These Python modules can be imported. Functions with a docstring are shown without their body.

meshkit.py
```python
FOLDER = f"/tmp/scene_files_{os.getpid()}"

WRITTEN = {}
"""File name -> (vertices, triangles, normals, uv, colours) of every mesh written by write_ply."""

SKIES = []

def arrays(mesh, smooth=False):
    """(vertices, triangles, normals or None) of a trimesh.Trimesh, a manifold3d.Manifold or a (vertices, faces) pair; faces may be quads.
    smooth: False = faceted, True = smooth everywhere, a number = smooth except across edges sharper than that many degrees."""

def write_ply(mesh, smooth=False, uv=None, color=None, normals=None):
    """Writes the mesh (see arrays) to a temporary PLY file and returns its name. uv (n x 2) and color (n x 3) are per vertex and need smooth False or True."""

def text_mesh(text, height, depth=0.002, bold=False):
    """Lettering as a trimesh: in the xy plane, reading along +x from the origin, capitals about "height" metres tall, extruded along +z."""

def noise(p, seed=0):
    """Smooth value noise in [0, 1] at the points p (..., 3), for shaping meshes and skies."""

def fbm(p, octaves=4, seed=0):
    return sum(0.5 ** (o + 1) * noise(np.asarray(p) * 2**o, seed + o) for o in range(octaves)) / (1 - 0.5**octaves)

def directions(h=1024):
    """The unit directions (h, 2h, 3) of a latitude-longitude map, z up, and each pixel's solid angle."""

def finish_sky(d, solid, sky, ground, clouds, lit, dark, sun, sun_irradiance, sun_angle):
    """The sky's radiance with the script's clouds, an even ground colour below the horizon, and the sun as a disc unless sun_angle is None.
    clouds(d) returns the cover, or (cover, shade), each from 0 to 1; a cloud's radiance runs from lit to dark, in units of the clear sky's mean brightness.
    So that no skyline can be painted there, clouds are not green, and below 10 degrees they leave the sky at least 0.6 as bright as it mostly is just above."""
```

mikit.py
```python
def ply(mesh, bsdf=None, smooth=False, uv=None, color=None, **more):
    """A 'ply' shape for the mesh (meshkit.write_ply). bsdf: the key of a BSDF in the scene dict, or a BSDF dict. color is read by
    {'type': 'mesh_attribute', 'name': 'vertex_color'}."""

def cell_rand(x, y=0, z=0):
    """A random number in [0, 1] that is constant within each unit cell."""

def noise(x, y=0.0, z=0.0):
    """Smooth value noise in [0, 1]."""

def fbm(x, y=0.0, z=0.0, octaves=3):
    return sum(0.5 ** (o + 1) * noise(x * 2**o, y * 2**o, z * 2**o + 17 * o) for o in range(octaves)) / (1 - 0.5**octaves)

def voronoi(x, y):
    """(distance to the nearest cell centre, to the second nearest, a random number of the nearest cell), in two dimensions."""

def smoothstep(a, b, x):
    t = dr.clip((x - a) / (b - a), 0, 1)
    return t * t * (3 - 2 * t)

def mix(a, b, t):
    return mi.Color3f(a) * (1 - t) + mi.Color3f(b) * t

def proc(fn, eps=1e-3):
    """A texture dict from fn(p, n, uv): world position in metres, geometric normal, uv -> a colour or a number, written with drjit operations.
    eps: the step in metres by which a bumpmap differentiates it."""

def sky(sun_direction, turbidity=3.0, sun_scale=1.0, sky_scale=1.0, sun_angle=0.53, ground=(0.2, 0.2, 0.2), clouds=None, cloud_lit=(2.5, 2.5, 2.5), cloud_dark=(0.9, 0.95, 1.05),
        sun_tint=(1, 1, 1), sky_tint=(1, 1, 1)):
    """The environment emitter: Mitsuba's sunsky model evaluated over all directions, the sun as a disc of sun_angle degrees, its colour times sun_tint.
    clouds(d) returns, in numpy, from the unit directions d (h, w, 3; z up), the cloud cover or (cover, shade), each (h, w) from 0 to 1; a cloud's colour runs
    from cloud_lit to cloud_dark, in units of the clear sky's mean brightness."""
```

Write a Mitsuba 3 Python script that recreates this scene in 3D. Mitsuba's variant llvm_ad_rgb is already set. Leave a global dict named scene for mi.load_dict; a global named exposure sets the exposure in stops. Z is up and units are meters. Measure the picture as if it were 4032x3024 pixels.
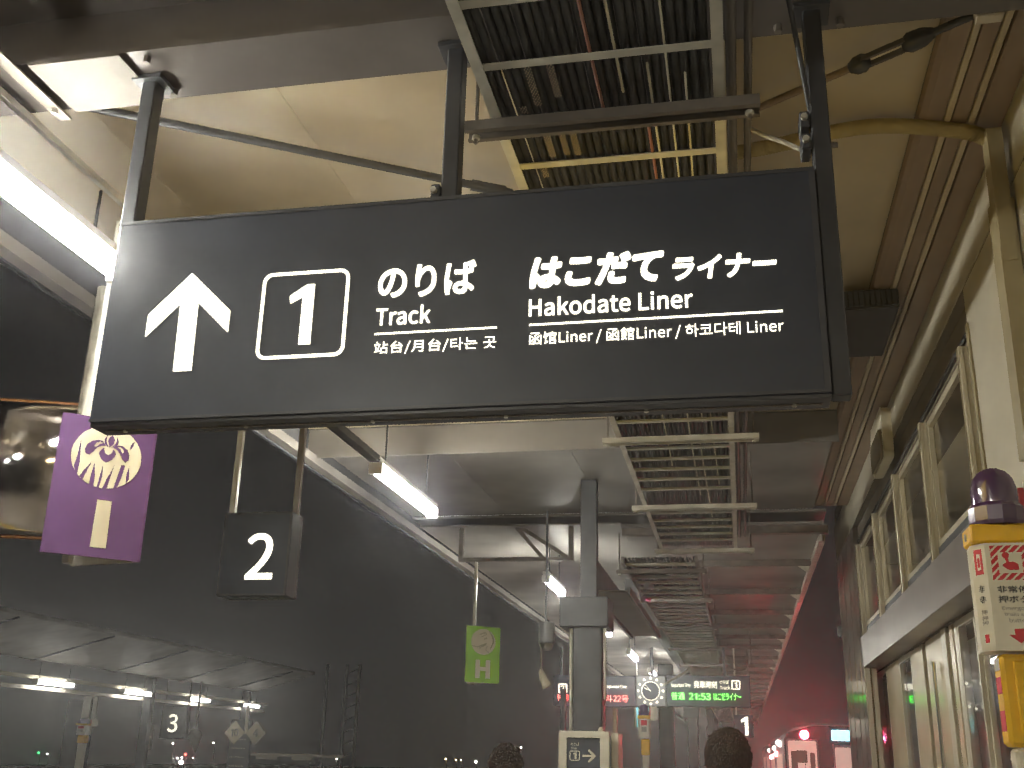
import math, random
import numpy as np
import trimesh, manifold3d as m3
import mitsuba as mi
import mikit
from mikit import proc, noise, fbm, cell_rand, smoothstep, mix
from shapely.geometry import Polygon, Point, LineString, box as sbox
from shapely import affinity, union_all

random.seed(5)
rng = np.random.default_rng(5)
T = mi.ScalarTransform4f
scene, labels = {}, {}

# ------------------------------------------------------------------ camera, sky, exposure
EYE = 1.62          # all heights below are written relative to the eye and lifted by EYE when a mesh is added
exposure = 1.5
FWD = (-0.1963350, 0.9240911, 0.3278845)
UP = (0.0437252, -0.3258090, 0.9444240)
scene['camera'] = {
    'type': 'perspective', 'fov': 51.13, 'fov_axis': 'x', 'near_clip': 0.05, 'far_clip': 3000.0,
    'to_world': T().look_at(origin=[0, 0, EYE], target=[FWD[0], FWD[1], EYE + FWD[2]], up=list(UP)),
    'medium': {'type': 'ref', 'id': 'glare_air'},
}
# overcast night sky: a weak, even grey
scene['sky'] = {'sampling_weight': 2.0, **mikit.sky([0.2, -0.6, 0.08], turbidity=4, sun_scale=0.0, sky_scale=0.14, clouds=lambda d: 1.0,
                cloud_lit=(1.0, 0.97, 0.93), cloud_dark=(1, 1, 1), ground=(0.05, 0.05, 0.05))}
SIGMA = 0.012                                      # density of the air added for lamp glare, per metre

def scaled(c, k):
    return [x * k for x in c]

LAMP = scaled((1.0, 0.98, 0.88), 70.0)             # platform strip lamps
WARM = scaled((1.0, 0.76, 0.40), 15.0)              # warm lamps at the station entrance behind the camera
RED = scaled((1.0, 0.03, 0.07), 300.0)            # unseen buffer stop lamp, hood shaped to steer its red light
SIGNAL = scaled((1.0, 0.03, 0.07), 650.0)           # unseen red signal, cupped to throw its light up at the far eave
TAIL = scaled((1.0, 0.04, 0.07), 60.0)            # tail lamp of the train
LETTER = (0.62, 0.585, 0.45)                         # back-lit lettering
EXIT_YELLOW = scaled((1.0, 0.66, 0.05), 0.9)       # lit yellow face on the back of the hanging sign
ROOM = scaled((1.0, 0.8, 0.45), 14.0)               # ceiling lamp inside the station office

# ------------------------------------------------------------------ materials
def principled(name, color, rough=0.5, metal=0.0, spec=0.5, coat=0.0, grain=0.0, freq=8.0, bump=0.0, bfreq=60.0):
    if isinstance(color, tuple) and grain:
        base = color
        def tex(p, n, uv, base=base):
            k = 1.0 + grain * (2.0 * fbm(p.x * freq, p.y * freq, p.z * freq, 4) - 1.0)
            return mi.Color3f(*base) * k
        col = proc(tex)
    else:
        col = {'type': 'rgb', 'value': list(color)} if isinstance(color, tuple) else color
    d = {'type': 'principled', 'base_color': col, 'roughness': rough, 'metallic': metal, 'specular': spec}
    if coat:
        d['clearcoat'] = coat
        d['clearcoat_gloss'] = 0.9
    if bump:
        d = {'type': 'bumpmap', 'arbitrary': proc(lambda p, n, uv: fbm(p.x * bfreq, p.y * bfreq, p.z * bfreq, 3), eps=2e-3), 'scale': bump, 'bsdf': d}
    scene[name] = {'type': 'twosided', 'bsdf': d}

principled('ceiling_paint', (0.46, 0.39, 0.28), 0.45, grain=0.22, freq=2.2)
principled('ceiling_rib_paint', (0.23, 0.165, 0.115), 0.5, grain=0.2, freq=3)
principled('deck_shade_grey', (0.185, 0.172, 0.155), 0.55, spec=0.4, grain=0.35, freq=1.5)  # grey steel deck, kept darker than the near ceiling to carry its shade
principled('steel_dark', (0.036, 0.037, 0.041), 0.42, grain=0.3, freq=4)
principled('beam_paint', (0.090, 0.078, 0.070), 0.4, grain=0.3, freq=3)
principled('soffit_gloss', (0.10, 0.086, 0.072), 0.55, spec=0.2, grain=0.12, freq=5, bump=0.0015, bfreq=22)
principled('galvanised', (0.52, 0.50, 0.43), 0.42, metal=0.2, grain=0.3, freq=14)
principled('galvanised_worn_dim', (0.15, 0.13, 0.11), 0.5, metal=0.35, grain=0.45, freq=9)
principled('sign_navy', (0.036, 0.041, 0.055), 0.36, grain=0.12, freq=6)
principled('sign_edge', (0.050, 0.050, 0.055), 0.4, grain=0.25, freq=9)
principled('letter_white', (0.75, 0.72, 0.62), 0.5)
principled('cable_black', (0.030, 0.029, 0.028), 0.45, grain=0.4, freq=20)
principled('cable_white', (0.55, 0.5, 0.38), 0.5)
principled('cable_red', (0.22, 0.09, 0.06), 0.5)
principled('housing_white', (0.62, 0.6, 0.55), 0.4)
principled('purple', (0.060, 0.019, 0.088), 0.55, grain=0.15, freq=6)
principled('green', (0.32, 0.60, 0.07), 0.5, grain=0.1, freq=8)
principled('teal', (0.13, 0.46, 0.52), 0.5, grain=0.1, freq=8)
principled('cream', (0.60, 0.55, 0.42), 0.5, grain=0.08, freq=10)
principled('cream_dark', (0.34, 0.33, 0.2), 0.5)
principled('orange', (0.22, 0.085, 0.025), 0.4)
scene['mirror_face'] = {'type': 'twosided', 'bsdf': {'type': 'roughconductor', 'material': 'Al', 'alpha': 0.006, 'specular_reflectance': {'type': 'rgb', 'value': [0.62, 0.58, 0.54]}}}
principled('wall_paint', (0.38, 0.345, 0.265), 0.55, grain=0.14, freq=2.5, bump=0.0006, bfreq=90)
principled('wall_brown', (0.15, 0.125, 0.085), 0.5, grain=0.25, freq=3)
principled('fascia_metal', (0.24, 0.215, 0.195), 0.30, metal=0.6, grain=0.22, freq=2.0)
principled('cladding_metal', (0.34, 0.31, 0.27), 0.11, metal=0.8, grain=0.15, freq=2.0)
principled('frame_cream', (0.46, 0.42, 0.32), 0.3, grain=0.1, freq=5, coat=0.3)
principled('door_cream', (0.44, 0.37, 0.25), 0.16, grain=0.1, freq=3, spec=0.6, coat=0.5)
principled('dark_gap', (0.02, 0.018, 0.016), 0.6)
principled('curtain', (0.38, 0.34, 0.24), 0.8, grain=0.2, freq=4)
scene['window_glass'] = {'type': 'thindielectric', 'int_ior': 1.52}
principled('trunking', (0.20, 0.165, 0.09), 0.45, grain=0.2, freq=6)
principled('flex_tube', (0.30, 0.235, 0.10), 0.45, grain=0.15, freq=12)
principled('yellow_paint', (0.72, 0.42, 0.015), 0.4, grain=0.15, freq=14)
principled('red_print', (0.50, 0.035, 0.045), 0.5)
principled('black_print', (0.03, 0.03, 0.03), 0.6)
principled('grey_print', (0.30, 0.27, 0.22), 0.6)
principled('plate_white', (0.72, 0.68, 0.56), 0.38, grain=0.06, freq=8)
principled('dome_purple', (0.045, 0.018, 0.062), 0.12, spec=0.6, coat=1.0)
principled('platform_floor', (0.20, 0.19, 0.175), 0.6, grain=0.3, freq=1.5)
principled('tactile_yellow', (0.50, 0.34, 0.03), 0.6, grain=0.2, freq=5)
principled('ballast', (0.07, 0.065, 0.06), 0.9, grain=0.6, freq=6)
principled('rail_steel', (0.25, 0.22, 0.2), 0.4, metal=0.8)
principled('train_steel', (0.45, 0.45, 0.45), 0.3, metal=0.7, grain=0.1, freq=3)
principled('train_black', (0.03, 0.03, 0.035), 0.3)
principled('hair_dark', (0.060, 0.042, 0.033), 0.38, grain=0.7, freq=90, bump=0.004, bfreq=120)
principled('skin', (0.42, 0.26, 0.18), 0.5)
principled('coat_navy', (0.03, 0.033, 0.05), 0.8, grain=0.3, freq=30)
principled('coat_brown', (0.10, 0.075, 0.05), 0.8, grain=0.3, freq=30)
principled('trousers', (0.04, 0.04, 0.042), 0.8)
principled('shoe_leather', (0.025, 0.02, 0.018), 0.4)
principled('chrome', (0.6, 0.6, 0.58), 0.15, metal=1.0)
principled('grey_plastic', (0.16, 0.165, 0.17), 0.3)
def _braid(p, n, uv):
    a = dr_step(p.x * 95.0 + p.y * 55.0)
    b = dr_step(p.x * 95.0 - p.y * 55.0)
    return mix((0.03, 0.03, 0.03), (0.46, 0.36, 0.26), mi.Float(a * b))
def dr_step(v):
    import drjit as dr
    return dr.select(v - dr.floor(v) > 0.42, mi.Float(1), mi.Float(0))
principled('braid', proc(_braid), 0.6)

# ------------------------------------------------------------------ mesh helpers (eye-relative metres: x right, y along the platform, z up)
def box(x0, x1, y0, y1, z0, z1, c=0.0):
    if c <= 0:
        return trimesh.creation.box(bounds=[[x0, y0, z0], [x1, y1, z1]])
    pts = []
    for x, sx in ((x0, 1), (x1, -1)):
        for y, sy in ((y0, 1), (y1, -1)):
            for z, sz in ((z0, 1), (z1, -1)):
                pts += [(x + sx * c, y + sy * c, z), (x + sx * c, y, z + sz * c), (x, y + sy * c, z + sz * c)]
    return trimesh.PointCloud(pts).convex_hull

def frame_of(d):
    d = np.asarray(d, float) / np.linalg.norm(d)
    a = np.cross(d, [0, 0, 1.0]) if abs(d[2]) < 0.95 else np.cross(d, [0, 1.0, 0])
    a /= np.linalg.norm(a)
    return d, a, np.cross(a, d)

def bar(p, q, w, h):
    """straight bar of cross-section w (sideways) x h from p to q"""
    p, q = np.asarray(p, float), np.asarray(q, float)
    d, a, b = frame_of(q - p)
    v = [e + s * a * w / 2 + t * b * h / 2 for e in (p, q) for s in (-1, 1) for t in (-1, 1)]
    return trimesh.PointCloud(v).convex_hull

def tube(path, r, n=8, caps=True):
    P = np.asarray(path, float)
    R = np.broadcast_to(np.asarray(r, float), (len(P),))
    t = np.gradient(P, axis=0)
    V, F = [], []
    ref = None
    for i in range(len(P)):
        d = t[i] / np.linalg.norm(t[i])
        if ref is None:
            _, a, _ = frame_of(d)
        else:
            a = ref - d * (ref @ d)
            a /= np.linalg.norm(a)
        ref = a
        b = np.cross(d, a)
        for k in range(n):
            w = 2 * math.pi * k / n
            V.append(P[i] + R[i] * (math.cos(w) * a + math.sin(w) * b))
    for i in range(len(P) - 1):
        for k in range(n):
            a0, a1 = i * n + k, i * n + (k + 1) % n
            F += [(a0, a1, a1 + n), (a0, a1 + n, a0 + n)]
    if caps:
        V += [P[0], P[-1]]
        c0, c1 = len(V) - 2, len(V) - 1
        for k in range(n):
            F += [(c0, (k + 1) % n, k), (c1, (len(P) - 1) * n + k, (len(P) - 1) * n + (k + 1) % n)]
    return trimesh.Trimesh(V, F, process=False)

def cyl(p, q, r, n=12):
    return tube([p, q], r, n)

def lathe(profile, at, n=28):
    """profile: (radius, z) list around a vertical axis at `at`"""
    m = trimesh.creation.revolve(np.array(profile, float), sections=n)
    m.apply_translation(at)
    return m

def ball(c, r, sub=2):
    m = trimesh.creation.icosphere(sub, r)
    m.apply_translation(c)
    return m

def prism(shape, depth, origin, u, v):
    """extrude a shapely shape lying in the (u, v) plane at origin by depth along u x v"""
    u, v = np.asarray(u, float), np.asarray(v, float)
    M = np.eye(4)
    M[:3, 0], M[:3, 1], M[:3, 2], M[:3, 3] = u, v, np.cross(u, v), origin
    parts = [trimesh.creation.extrude_polygon(g, depth, engine='earcut') for g in getattr(shape, 'geoms', [shape]) if g.area > 1e-9]
    m = trimesh.util.concatenate(parts)
    m.apply_transform(M)
    return m

def join(*ms):
    return trimesh.util.concatenate([m for m in ms if m is not None])

def numbered(name):
    if name not in scene and name not in labels and not any(k.startswith(name + '__') for k in scene):
        return name
    i = 1
    while True:
        key = f'{name}_{i:03d}'
        if key not in scene and key not in labels and not any(k.startswith(key + '__') for k in scene):
            return key
        i += 1

GROW = 1.0          # a whole thing may be written at one size and set larger and farther off
def add(name, mesh, mat, smooth=False, emit=None, parent=None, weight=1.0):
    key = numbered((parent + '__' if parent else '') + name)
    v = np.array(mesh.vertices, float)
    v *= GROW
    v[:, 2] += EYE
    d = mikit.ply((v, np.array(mesh.faces)), mat, smooth=smooth)
    if emit is not None:
        d['emitter'] = {'type': 'area', 'radiance': {'type': 'rgb', 'value': [float(c) for c in emit]}, 'sampling_weight': float(weight)}
    scene[key] = d
    return key

def thing(name, label, cat, group=None):
    key = numbered(name)
    labels[key] = {'label': label, 'category': cat}
    if group:
        labels[key]['group'] = group
    return key

def tag(key, label, cat=None, group=None, kind=None):
    labels[key] = {'label': label}
    if cat:
        labels[key]['category'] = cat
    if group:
        labels[key]['group'] = group
    if kind:
        labels[key]['kind'] = kind
    return key

# ------------------------------------------------------------------ lettering: outlines in units of 1/300 em (advance | polygons; rings split by '/')
GLYPHS = {
    '/': '118|3 -54 93 238 113 238 24 -53',
    '0': '167|15 94 15 127 19 159 27 185 37 202 54 217 75 224 91 224 101 222 111 218 120 212 134 196 141 182 148 158 152 124 152 98 148 63 138 32 126 14 114 4 104 -1 91 -4 75 -4 66 -2 48 7 33 24 26 38 18 67/41 116 42 86 46 60 53 40 58 31 67 23 80 18 91 19 102 24 112 37 121 61 125 88 125 133 121 160 116 176 107 192 99 198 89 202 77 202 64 196 56 187 50 174 44 151',
    '1': '140|108 0 72 0 72 176 29 154 25 177 27 182 82 220 108 220',
    '2': '167|12 191 19 200 39 215 53 221 68 224 86 224 103 220 118 212 129 201 137 186 141 168 140 144 132 118 119 94 106 76 82 48 57 23 151 24 151 0 13 0 13 16 66 66 83 86 97 107 111 137 114 151 114 165 112 175 106 188 100 194 88 200 71 202 55 198 41 190 29 177 27 177',
    '3': '167|9 25 10 29 22 44 46 26 68 19 85 19 94 21 107 27 116 38 121 50 122 64 120 74 114 86 103 95 93 99 75 103 53 104 53 125 73 126 88 130 99 135 109 145 114 159 114 174 110 186 102 195 94 199 88 201 73 202 57 198 47 193 33 181 31 181 17 198 36 213 51 220 69 224 95 223 109 219 119 214 133 201 138 192 142 178 142 160 139 148 130 133 120 124 104 115 116 111 128 104 140 92 146 81 149 71 150 55 147 38 142 27 128 11 119 5 104 -1 88 -4 68 -4 45 1 30 8',
    '4': '167|6 61 6 80 97 220 128 220 128 84 157 83 157 61 128 60 128 0 102 0 101 61/36 84 102 83 103 188 100 186 86 159',
    '5': '167|8 25 21 43 23 43 35 31 51 23 67 19 88 20 99 24 111 34 118 46 122 59 123 75 120 91 114 104 103 114 89 120 71 121 56 117 40 108 26 117 33 220 140 220 140 197 57 197 52 145 53 134 67 140 79 142 107 139 127 129 137 119 145 105 148 96 151 74 148 48 138 26 124 11 115 5 98 -2 87 -4 60 -3 42 2 20 14',
    '6': '167|17 88 17 124 23 160 33 185 47 204 60 214 72 220 89 224 107 224 126 219 140 211 149 203 149 200 135 185 133 185 122 195 107 201 90 201 80 198 69 192 59 181 52 167 46 147 43 126 44 112 58 125 73 133 84 136 104 136 125 129 138 119 145 109 150 97 153 83 154 65 149 38 142 24 133 13 126 7 113 0 98 -4 76 -3 58 4 42 17 34 28 27 42 21 61/43 89 45 70 51 48 58 34 68 24 83 18 97 18 109 23 118 32 123 42 127 56 127 80 121 98 111 110 94 116 83 116 75 114 58 105',
    '7': '167|15 197 15 220 152 220 152 202 136 182 122 158 111 135 103 113 97 90 92 60 88 0 59 0 61 31 66 69 74 103 88 141 101 166 121 196',
    '8': '167|14 46 15 69 23 88 39 106 54 116 38 130 31 140 26 152 24 163 25 179 32 197 45 211 51 215 70 222 100 222 119 215 125 211 136 199 144 179 145 159 141 144 132 128 116 111 137 95 144 86 149 76 152 65 153 49 151 38 146 26 133 11 118 2 93 -4 67 -3 50 2 31 14 20 28/39 68 40 44 43 38 54 25 70 18 86 16 102 19 115 26 124 39 127 54 125 66 119 78 112 85 87 99 68 106 61 102 50 91 44 81/50 177 50 158 54 149 65 136 87 124 99 120 109 129 118 145 121 155 121 172 115 188 106 197 93 202 83 203 66 198 55 189',
    '9': '167|13 144 13 160 15 173 24 195 38 211 56 221 69 224 85 224 101 220 117 211 134 192 142 175 148 153 150 137 149 88 144 62 136 40 124 21 110 8 100 2 85 -3 61 -4 39 2 18 17 18 20 31 35 34 35 44 26 63 19 81 20 89 23 100 30 110 44 118 63 123 87 124 107 122 108 114 99 104 92 88 85 62 84 50 87 33 97 22 111 16 126/40 143 42 130 50 115 58 109 73 104 88 105 100 110 107 114 124 133 120 162 111 184 99 196 89 201 79 203 69 202 58 197 47 186 40 167',
    ':': '83|22 12 22 22 25 29 28 33 35 37 44 38 51 36 58 30 61 23 60 7 53 -1 46 -4 37 -4 30 -1 25 4;22 133 22 143 24 149 30 156 37 159 46 159 53 156 58 151 61 144 61 131 58 125 53 120 46 117 37 117 30 120 25 125',
    'D': '206|30 220 98 220 128 214 140 209 154 200 167 187 174 177 183 156 188 131 189 105 187 83 180 57 170 38 157 23 143 13 121 4 99 0 30 0/58 24 94 23 109 26 124 32 136 40 144 49 153 66 156 75 160 97 160 124 158 138 153 155 144 172 137 180 125 188 111 194 96 197 58 196',
    'E': '177|30 220 157 220 157 197 58 196 58 128 141 128 141 104 58 104 58 25 160 24 160 0 30 0',
    'H': '218|30 220 58 220 58 128 160 128 161 220 188 220 188 0 161 0 161 102 159 104 58 104 58 0 30 0',
    'I': '88|30 220 58 220 58 0 30 0',
    'L': '163|30 220 58 220 58 25 154 24 154 0 30 0',
    'T': '180|9 197 9 220 170 220 170 197 104 196 104 0 76 0 76 196',
    'a': '169|18 33 18 51 20 59 26 70 36 80 50 88 63 93 92 100 118 104 116 120 113 128 107 137 98 142 91 144 70 143 55 138 35 127 25 146 51 160 79 167 104 166 116 162 124 157 135 145 139 137 144 119 145 0 122 0 121 14 119 19 101 6 82 -2 73 -4 58 -4 48 -2 34 5 26 13 21 22/46 55 45 35 48 28 54 23 69 18 83 19 92 22 104 28 118 41 118 83 116 85 87 80 66 73 55 67 49 61',
    'b': '185|28 239 55 239 54 145 71 157 89 165 98 167 120 166 130 163 144 155 155 143 164 126 170 97 170 72 165 47 161 37 151 21 139 9 123 0 107 -4 87 -3 68 5 53 16 51 13 50 0 28 0/56 122 55 36 69 26 90 19 105 20 117 25 128 35 132 42 139 59 141 69 141 100 137 117 132 128 126 135 113 142 94 144 77 138',
    'c': '153|16 67 16 95 22 119 28 131 36 142 51 155 62 161 78 166 102 167 121 162 136 153 141 148 128 130 108 142 99 144 85 143 70 137 57 126 53 119 46 102 44 91 44 71 47 56 54 40 65 28 82 20 101 19 120 26 133 35 144 18 140 12 134 8 120 1 100 -4 76 -3 62 1 52 6 37 18 28 30 19 51',
    'd': '186|16 68 16 93 22 119 34 141 47 154 69 165 79 167 94 167 110 163 132 149 131 239 158 239 158 0 136 0 133 19 123 10 112 3 96 -3 75 -4 58 0 44 8 30 23 20 46/44 89 45 64 50 46 58 32 66 25 79 20 94 19 114 26 131 42 131 127 117 137 102 143 87 144 71 139 59 129 49 111',
    'e': '166|16 67 17 102 25 126 34 140 47 153 56 159 71 165 81 167 104 166 114 163 127 156 135 149 143 138 150 121 153 107 154 87 152 75 43 74 43 67 47 52 54 38 65 27 84 19 105 18 121 22 135 30 138 30 147 13 139 7 119 -1 103 -4 78 -3 61 2 46 11 32 25 22 43/43 95 128 94 130 97 128 113 125 122 119 133 106 142 96 145 83 145 67 139 54 128 46 112',
    'g': '169|15 -35 16 -23 21 -11 32 1 39 6 29 16 25 26 25 41 27 47 31 54 42 64 29 80 22 98 22 121 26 134 32 144 49 159 64 165 74 167 90 167 105 163 162 163 162 142 130 141 135 135 140 124 142 115 142 102 139 88 130 72 114 59 97 53 76 52 58 57 51 51 48 43 49 31 55 24 61 22 78 20 125 20 136 18 152 11 161 1 165 -12 164 -30 156 -46 145 -57 128 -67 102 -74 71 -75 49 -71 32 -63 23 -55 19 -49/39 -25 43 -41 50 -48 59 -52 76 -56 95 -56 115 -51 125 -46 133 -38 137 -30 138 -19 136 -12 131 -7 120 -3 67 -2 56 0 44 -12/48 101 54 86 63 76 75 71 89 71 103 77 112 88 117 103 116 120 110 134 99 143 86 147 73 146 58 138 51 127 48 117',
    'i': '83|23 214 26 226 30 230 37 233 46 233 53 230 57 226 60 217 57 204 53 200 46 197 37 197 30 200 26 204;28 163 55 163 55 0 28 0',
    'k': '166|28 239 55 239 56 78 63 85 124 163 155 163 102 97 162 0 133 0 131 2 85 78 55 43 55 0 28 0',
    'm': '278|28 163 50 163 52 143 54 140 70 155 86 164 97 167 118 166 134 159 144 148 149 137 172 157 191 166 211 167 223 164 231 160 242 149 250 130 252 118 252 0 225 0 224 116 218 133 211 139 200 143 186 142 177 138 166 131 154 118 154 0 126 0 125 118 123 125 117 136 106 142 101 143 88 142 77 137 56 119 55 0 28 0',
    'n': '183|28 163 50 163 52 143 54 140 77 159 88 164 101 167 116 167 126 165 138 159 146 151 155 132 158 112 158 0 131 0 130 114 128 123 123 134 118 138 105 143 89 142 76 136 55 117 55 0 28 0',
    'o': '182|16 67 17 102 21 117 27 130 37 144 47 153 63 162 72 165 83 167 106 166 119 162 132 155 149 139 157 126 163 110 166 93 166 69 163 53 158 39 149 24 141 15 129 6 110 -2 99 -4 76 -3 68 -1 51 7 36 20 28 31 22 43/44 92 46 59 54 40 66 26 84 19 98 19 111 23 117 27 128 39 137 63 138 93 135 107 129 122 118 135 101 143 86 144 68 138 55 125 48 110',
    'p': '186|28 163 50 163 52 147 54 145 71 157 93 166 114 167 130 163 144 155 157 140 164 126 170 97 170 72 165 47 154 25 139 9 117 -2 107 -4 93 -4 75 1 54 14 55 -69 28 -69/55 37 59 32 73 24 90 19 99 19 108 21 120 27 132 41 136 50 141 69 141 100 138 114 132 127 122 138 113 142 104 144 89 143 71 135 55 122',
    'r': '116|28 163 50 163 52 137 54 135 62 147 72 157 86 165 94 167 107 167 117 164 112 140 104 142 90 142 82 139 67 127 56 107 55 0 28 0',
    's': '140|10 18 12 23 22 36 26 35 46 22 60 18 75 17 85 19 94 23 101 31 103 38 102 50 95 60 76 70 47 81 34 89 26 97 19 112 19 130 21 137 28 149 34 155 46 162 66 167 83 167 97 164 110 159 124 150 124 146 113 132 110 132 94 142 85 145 72 146 59 143 53 140 48 135 45 127 46 115 54 105 66 99 106 83 117 75 123 68 129 53 129 36 127 28 121 17 111 7 100 1 79 -4 61 -4 34 3 22 9',
    't': '113|8 141 9 162 34 164 37 209 60 209 60 163 104 163 104 141 60 140 60 40 65 26 76 19 88 18 104 22 109 2 86 -4 70 -4 58 -1 50 3 41 12 35 25 32 46 32 140',
    'u': '182|25 163 53 163 53 51 55 41 58 32 66 24 76 20 90 20 100 23 112 30 128 49 128 163 155 163 155 0 132 0 129 25 120 15 104 3 83 -4 67 -4 54 -1 45 4 36 13 28 31 25 50',
    'y': '156|69 1 4 163 33 163 82 27 84 29 98 80 125 162 152 163 86 -28 75 -47 65 -58 50 -67 38 -70 23 -70 11 -67 16 -45 23 -47 36 -47 50 -40 62 -22',
    'こ': '300|52 61 58 92 82 90 77 68 76 52 81 38 94 27 105 22 121 18 162 16 205 19 231 23 250 28 250 2 220 -4 172 -8 133 -8 100 -3 76 7 61 20 53 37;71 186 71 211 119 207 174 207 231 211 231 187 229 186 175 183 119 183',
    'だ': '300|256 210 244 229 246 230 260 235 273 216 285 194 271 187 268 187;131 32 132 50 136 69 155 68 158 67 158 64 155 53 154 37 157 28 162 21 179 14 193 12 233 13 263 18 263 -6 218 -11 182 -10 163 -6 148 1 139 9 133 20;152 140 186 143 229 143 257 141 259 140 258 118 225 121 187 121 152 118;211 215 216 219 227 223 240 203 251 181 235 174 225 194;22 161 21 184 40 182 89 183 94 206 95 234 124 232 115 186 172 196 172 173 155 169 109 162 98 114 84 66 64 9 53 -15 29 -8 27 -7 27 -5 42 25 60 72 75 120 84 159',
    'て': '300|28 174 26 200 53 201 206 216 265 219 265 195 226 194 208 191 188 182 171 170 161 159 149 140 142 124 138 108 138 80 142 66 150 51 167 35 187 25 211 18 240 15 232 -10 209 -8 188 -3 157 11 147 18 131 34 123 46 117 60 113 81 113 99 115 113 121 133 128 148 140 166 166 191 73 181 33 174',
    'の': '300|27 76 27 109 33 133 42 152 55 170 74 188 94 201 119 211 137 215 169 216 184 214 207 207 230 194 248 177 260 159 268 139 272 120 272 90 268 70 262 54 251 36 233 18 218 8 186 -5 161 -10 153 0 146 13 165 15 187 21 215 36 233 55 240 68 245 82 248 101 248 112 245 131 240 145 231 161 215 177 194 188 176 193 169 194 167 193 164 167 156 128 147 96 137 69 126 47 118 35 104 21 93 15 86 13 74 13 64 16 53 23 45 31 40 38 31 58/51 105 51 77 54 66 60 54 65 47 76 41 85 41 89 43 103 56 119 90 129 121 136 150 143 193 127 190 113 185 97 177 84 167 74 157 62 139 53 118',
    'は': '300|112 28 113 43 118 55 127 65 136 71 159 78 178 79 199 76 202 77 199 153 143 153 120 155 120 177 149 175 198 176 198 231 225 231 223 220 222 177 253 180 274 184 273 160 222 154 225 72 227 68 251 57 271 43 285 31 283 26 273 11 270 11 251 29 231 43 227 44 226 27 223 16 212 1 197 -7 189 -9 170 -10 147 -7 130 0 118 11 114 19/135 30 137 24 143 18 153 14 163 12 177 12 186 14 194 18 201 29 203 37 203 54 201 56 181 60 165 60 152 57 143 53 135 43;35 54 36 123 43 180 49 213 50 232 76 230 67 188 58 122 56 82 59 51 63 55 76 90 89 80 73 35 67 13 67 -10 45 -10 39 18',
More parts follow.
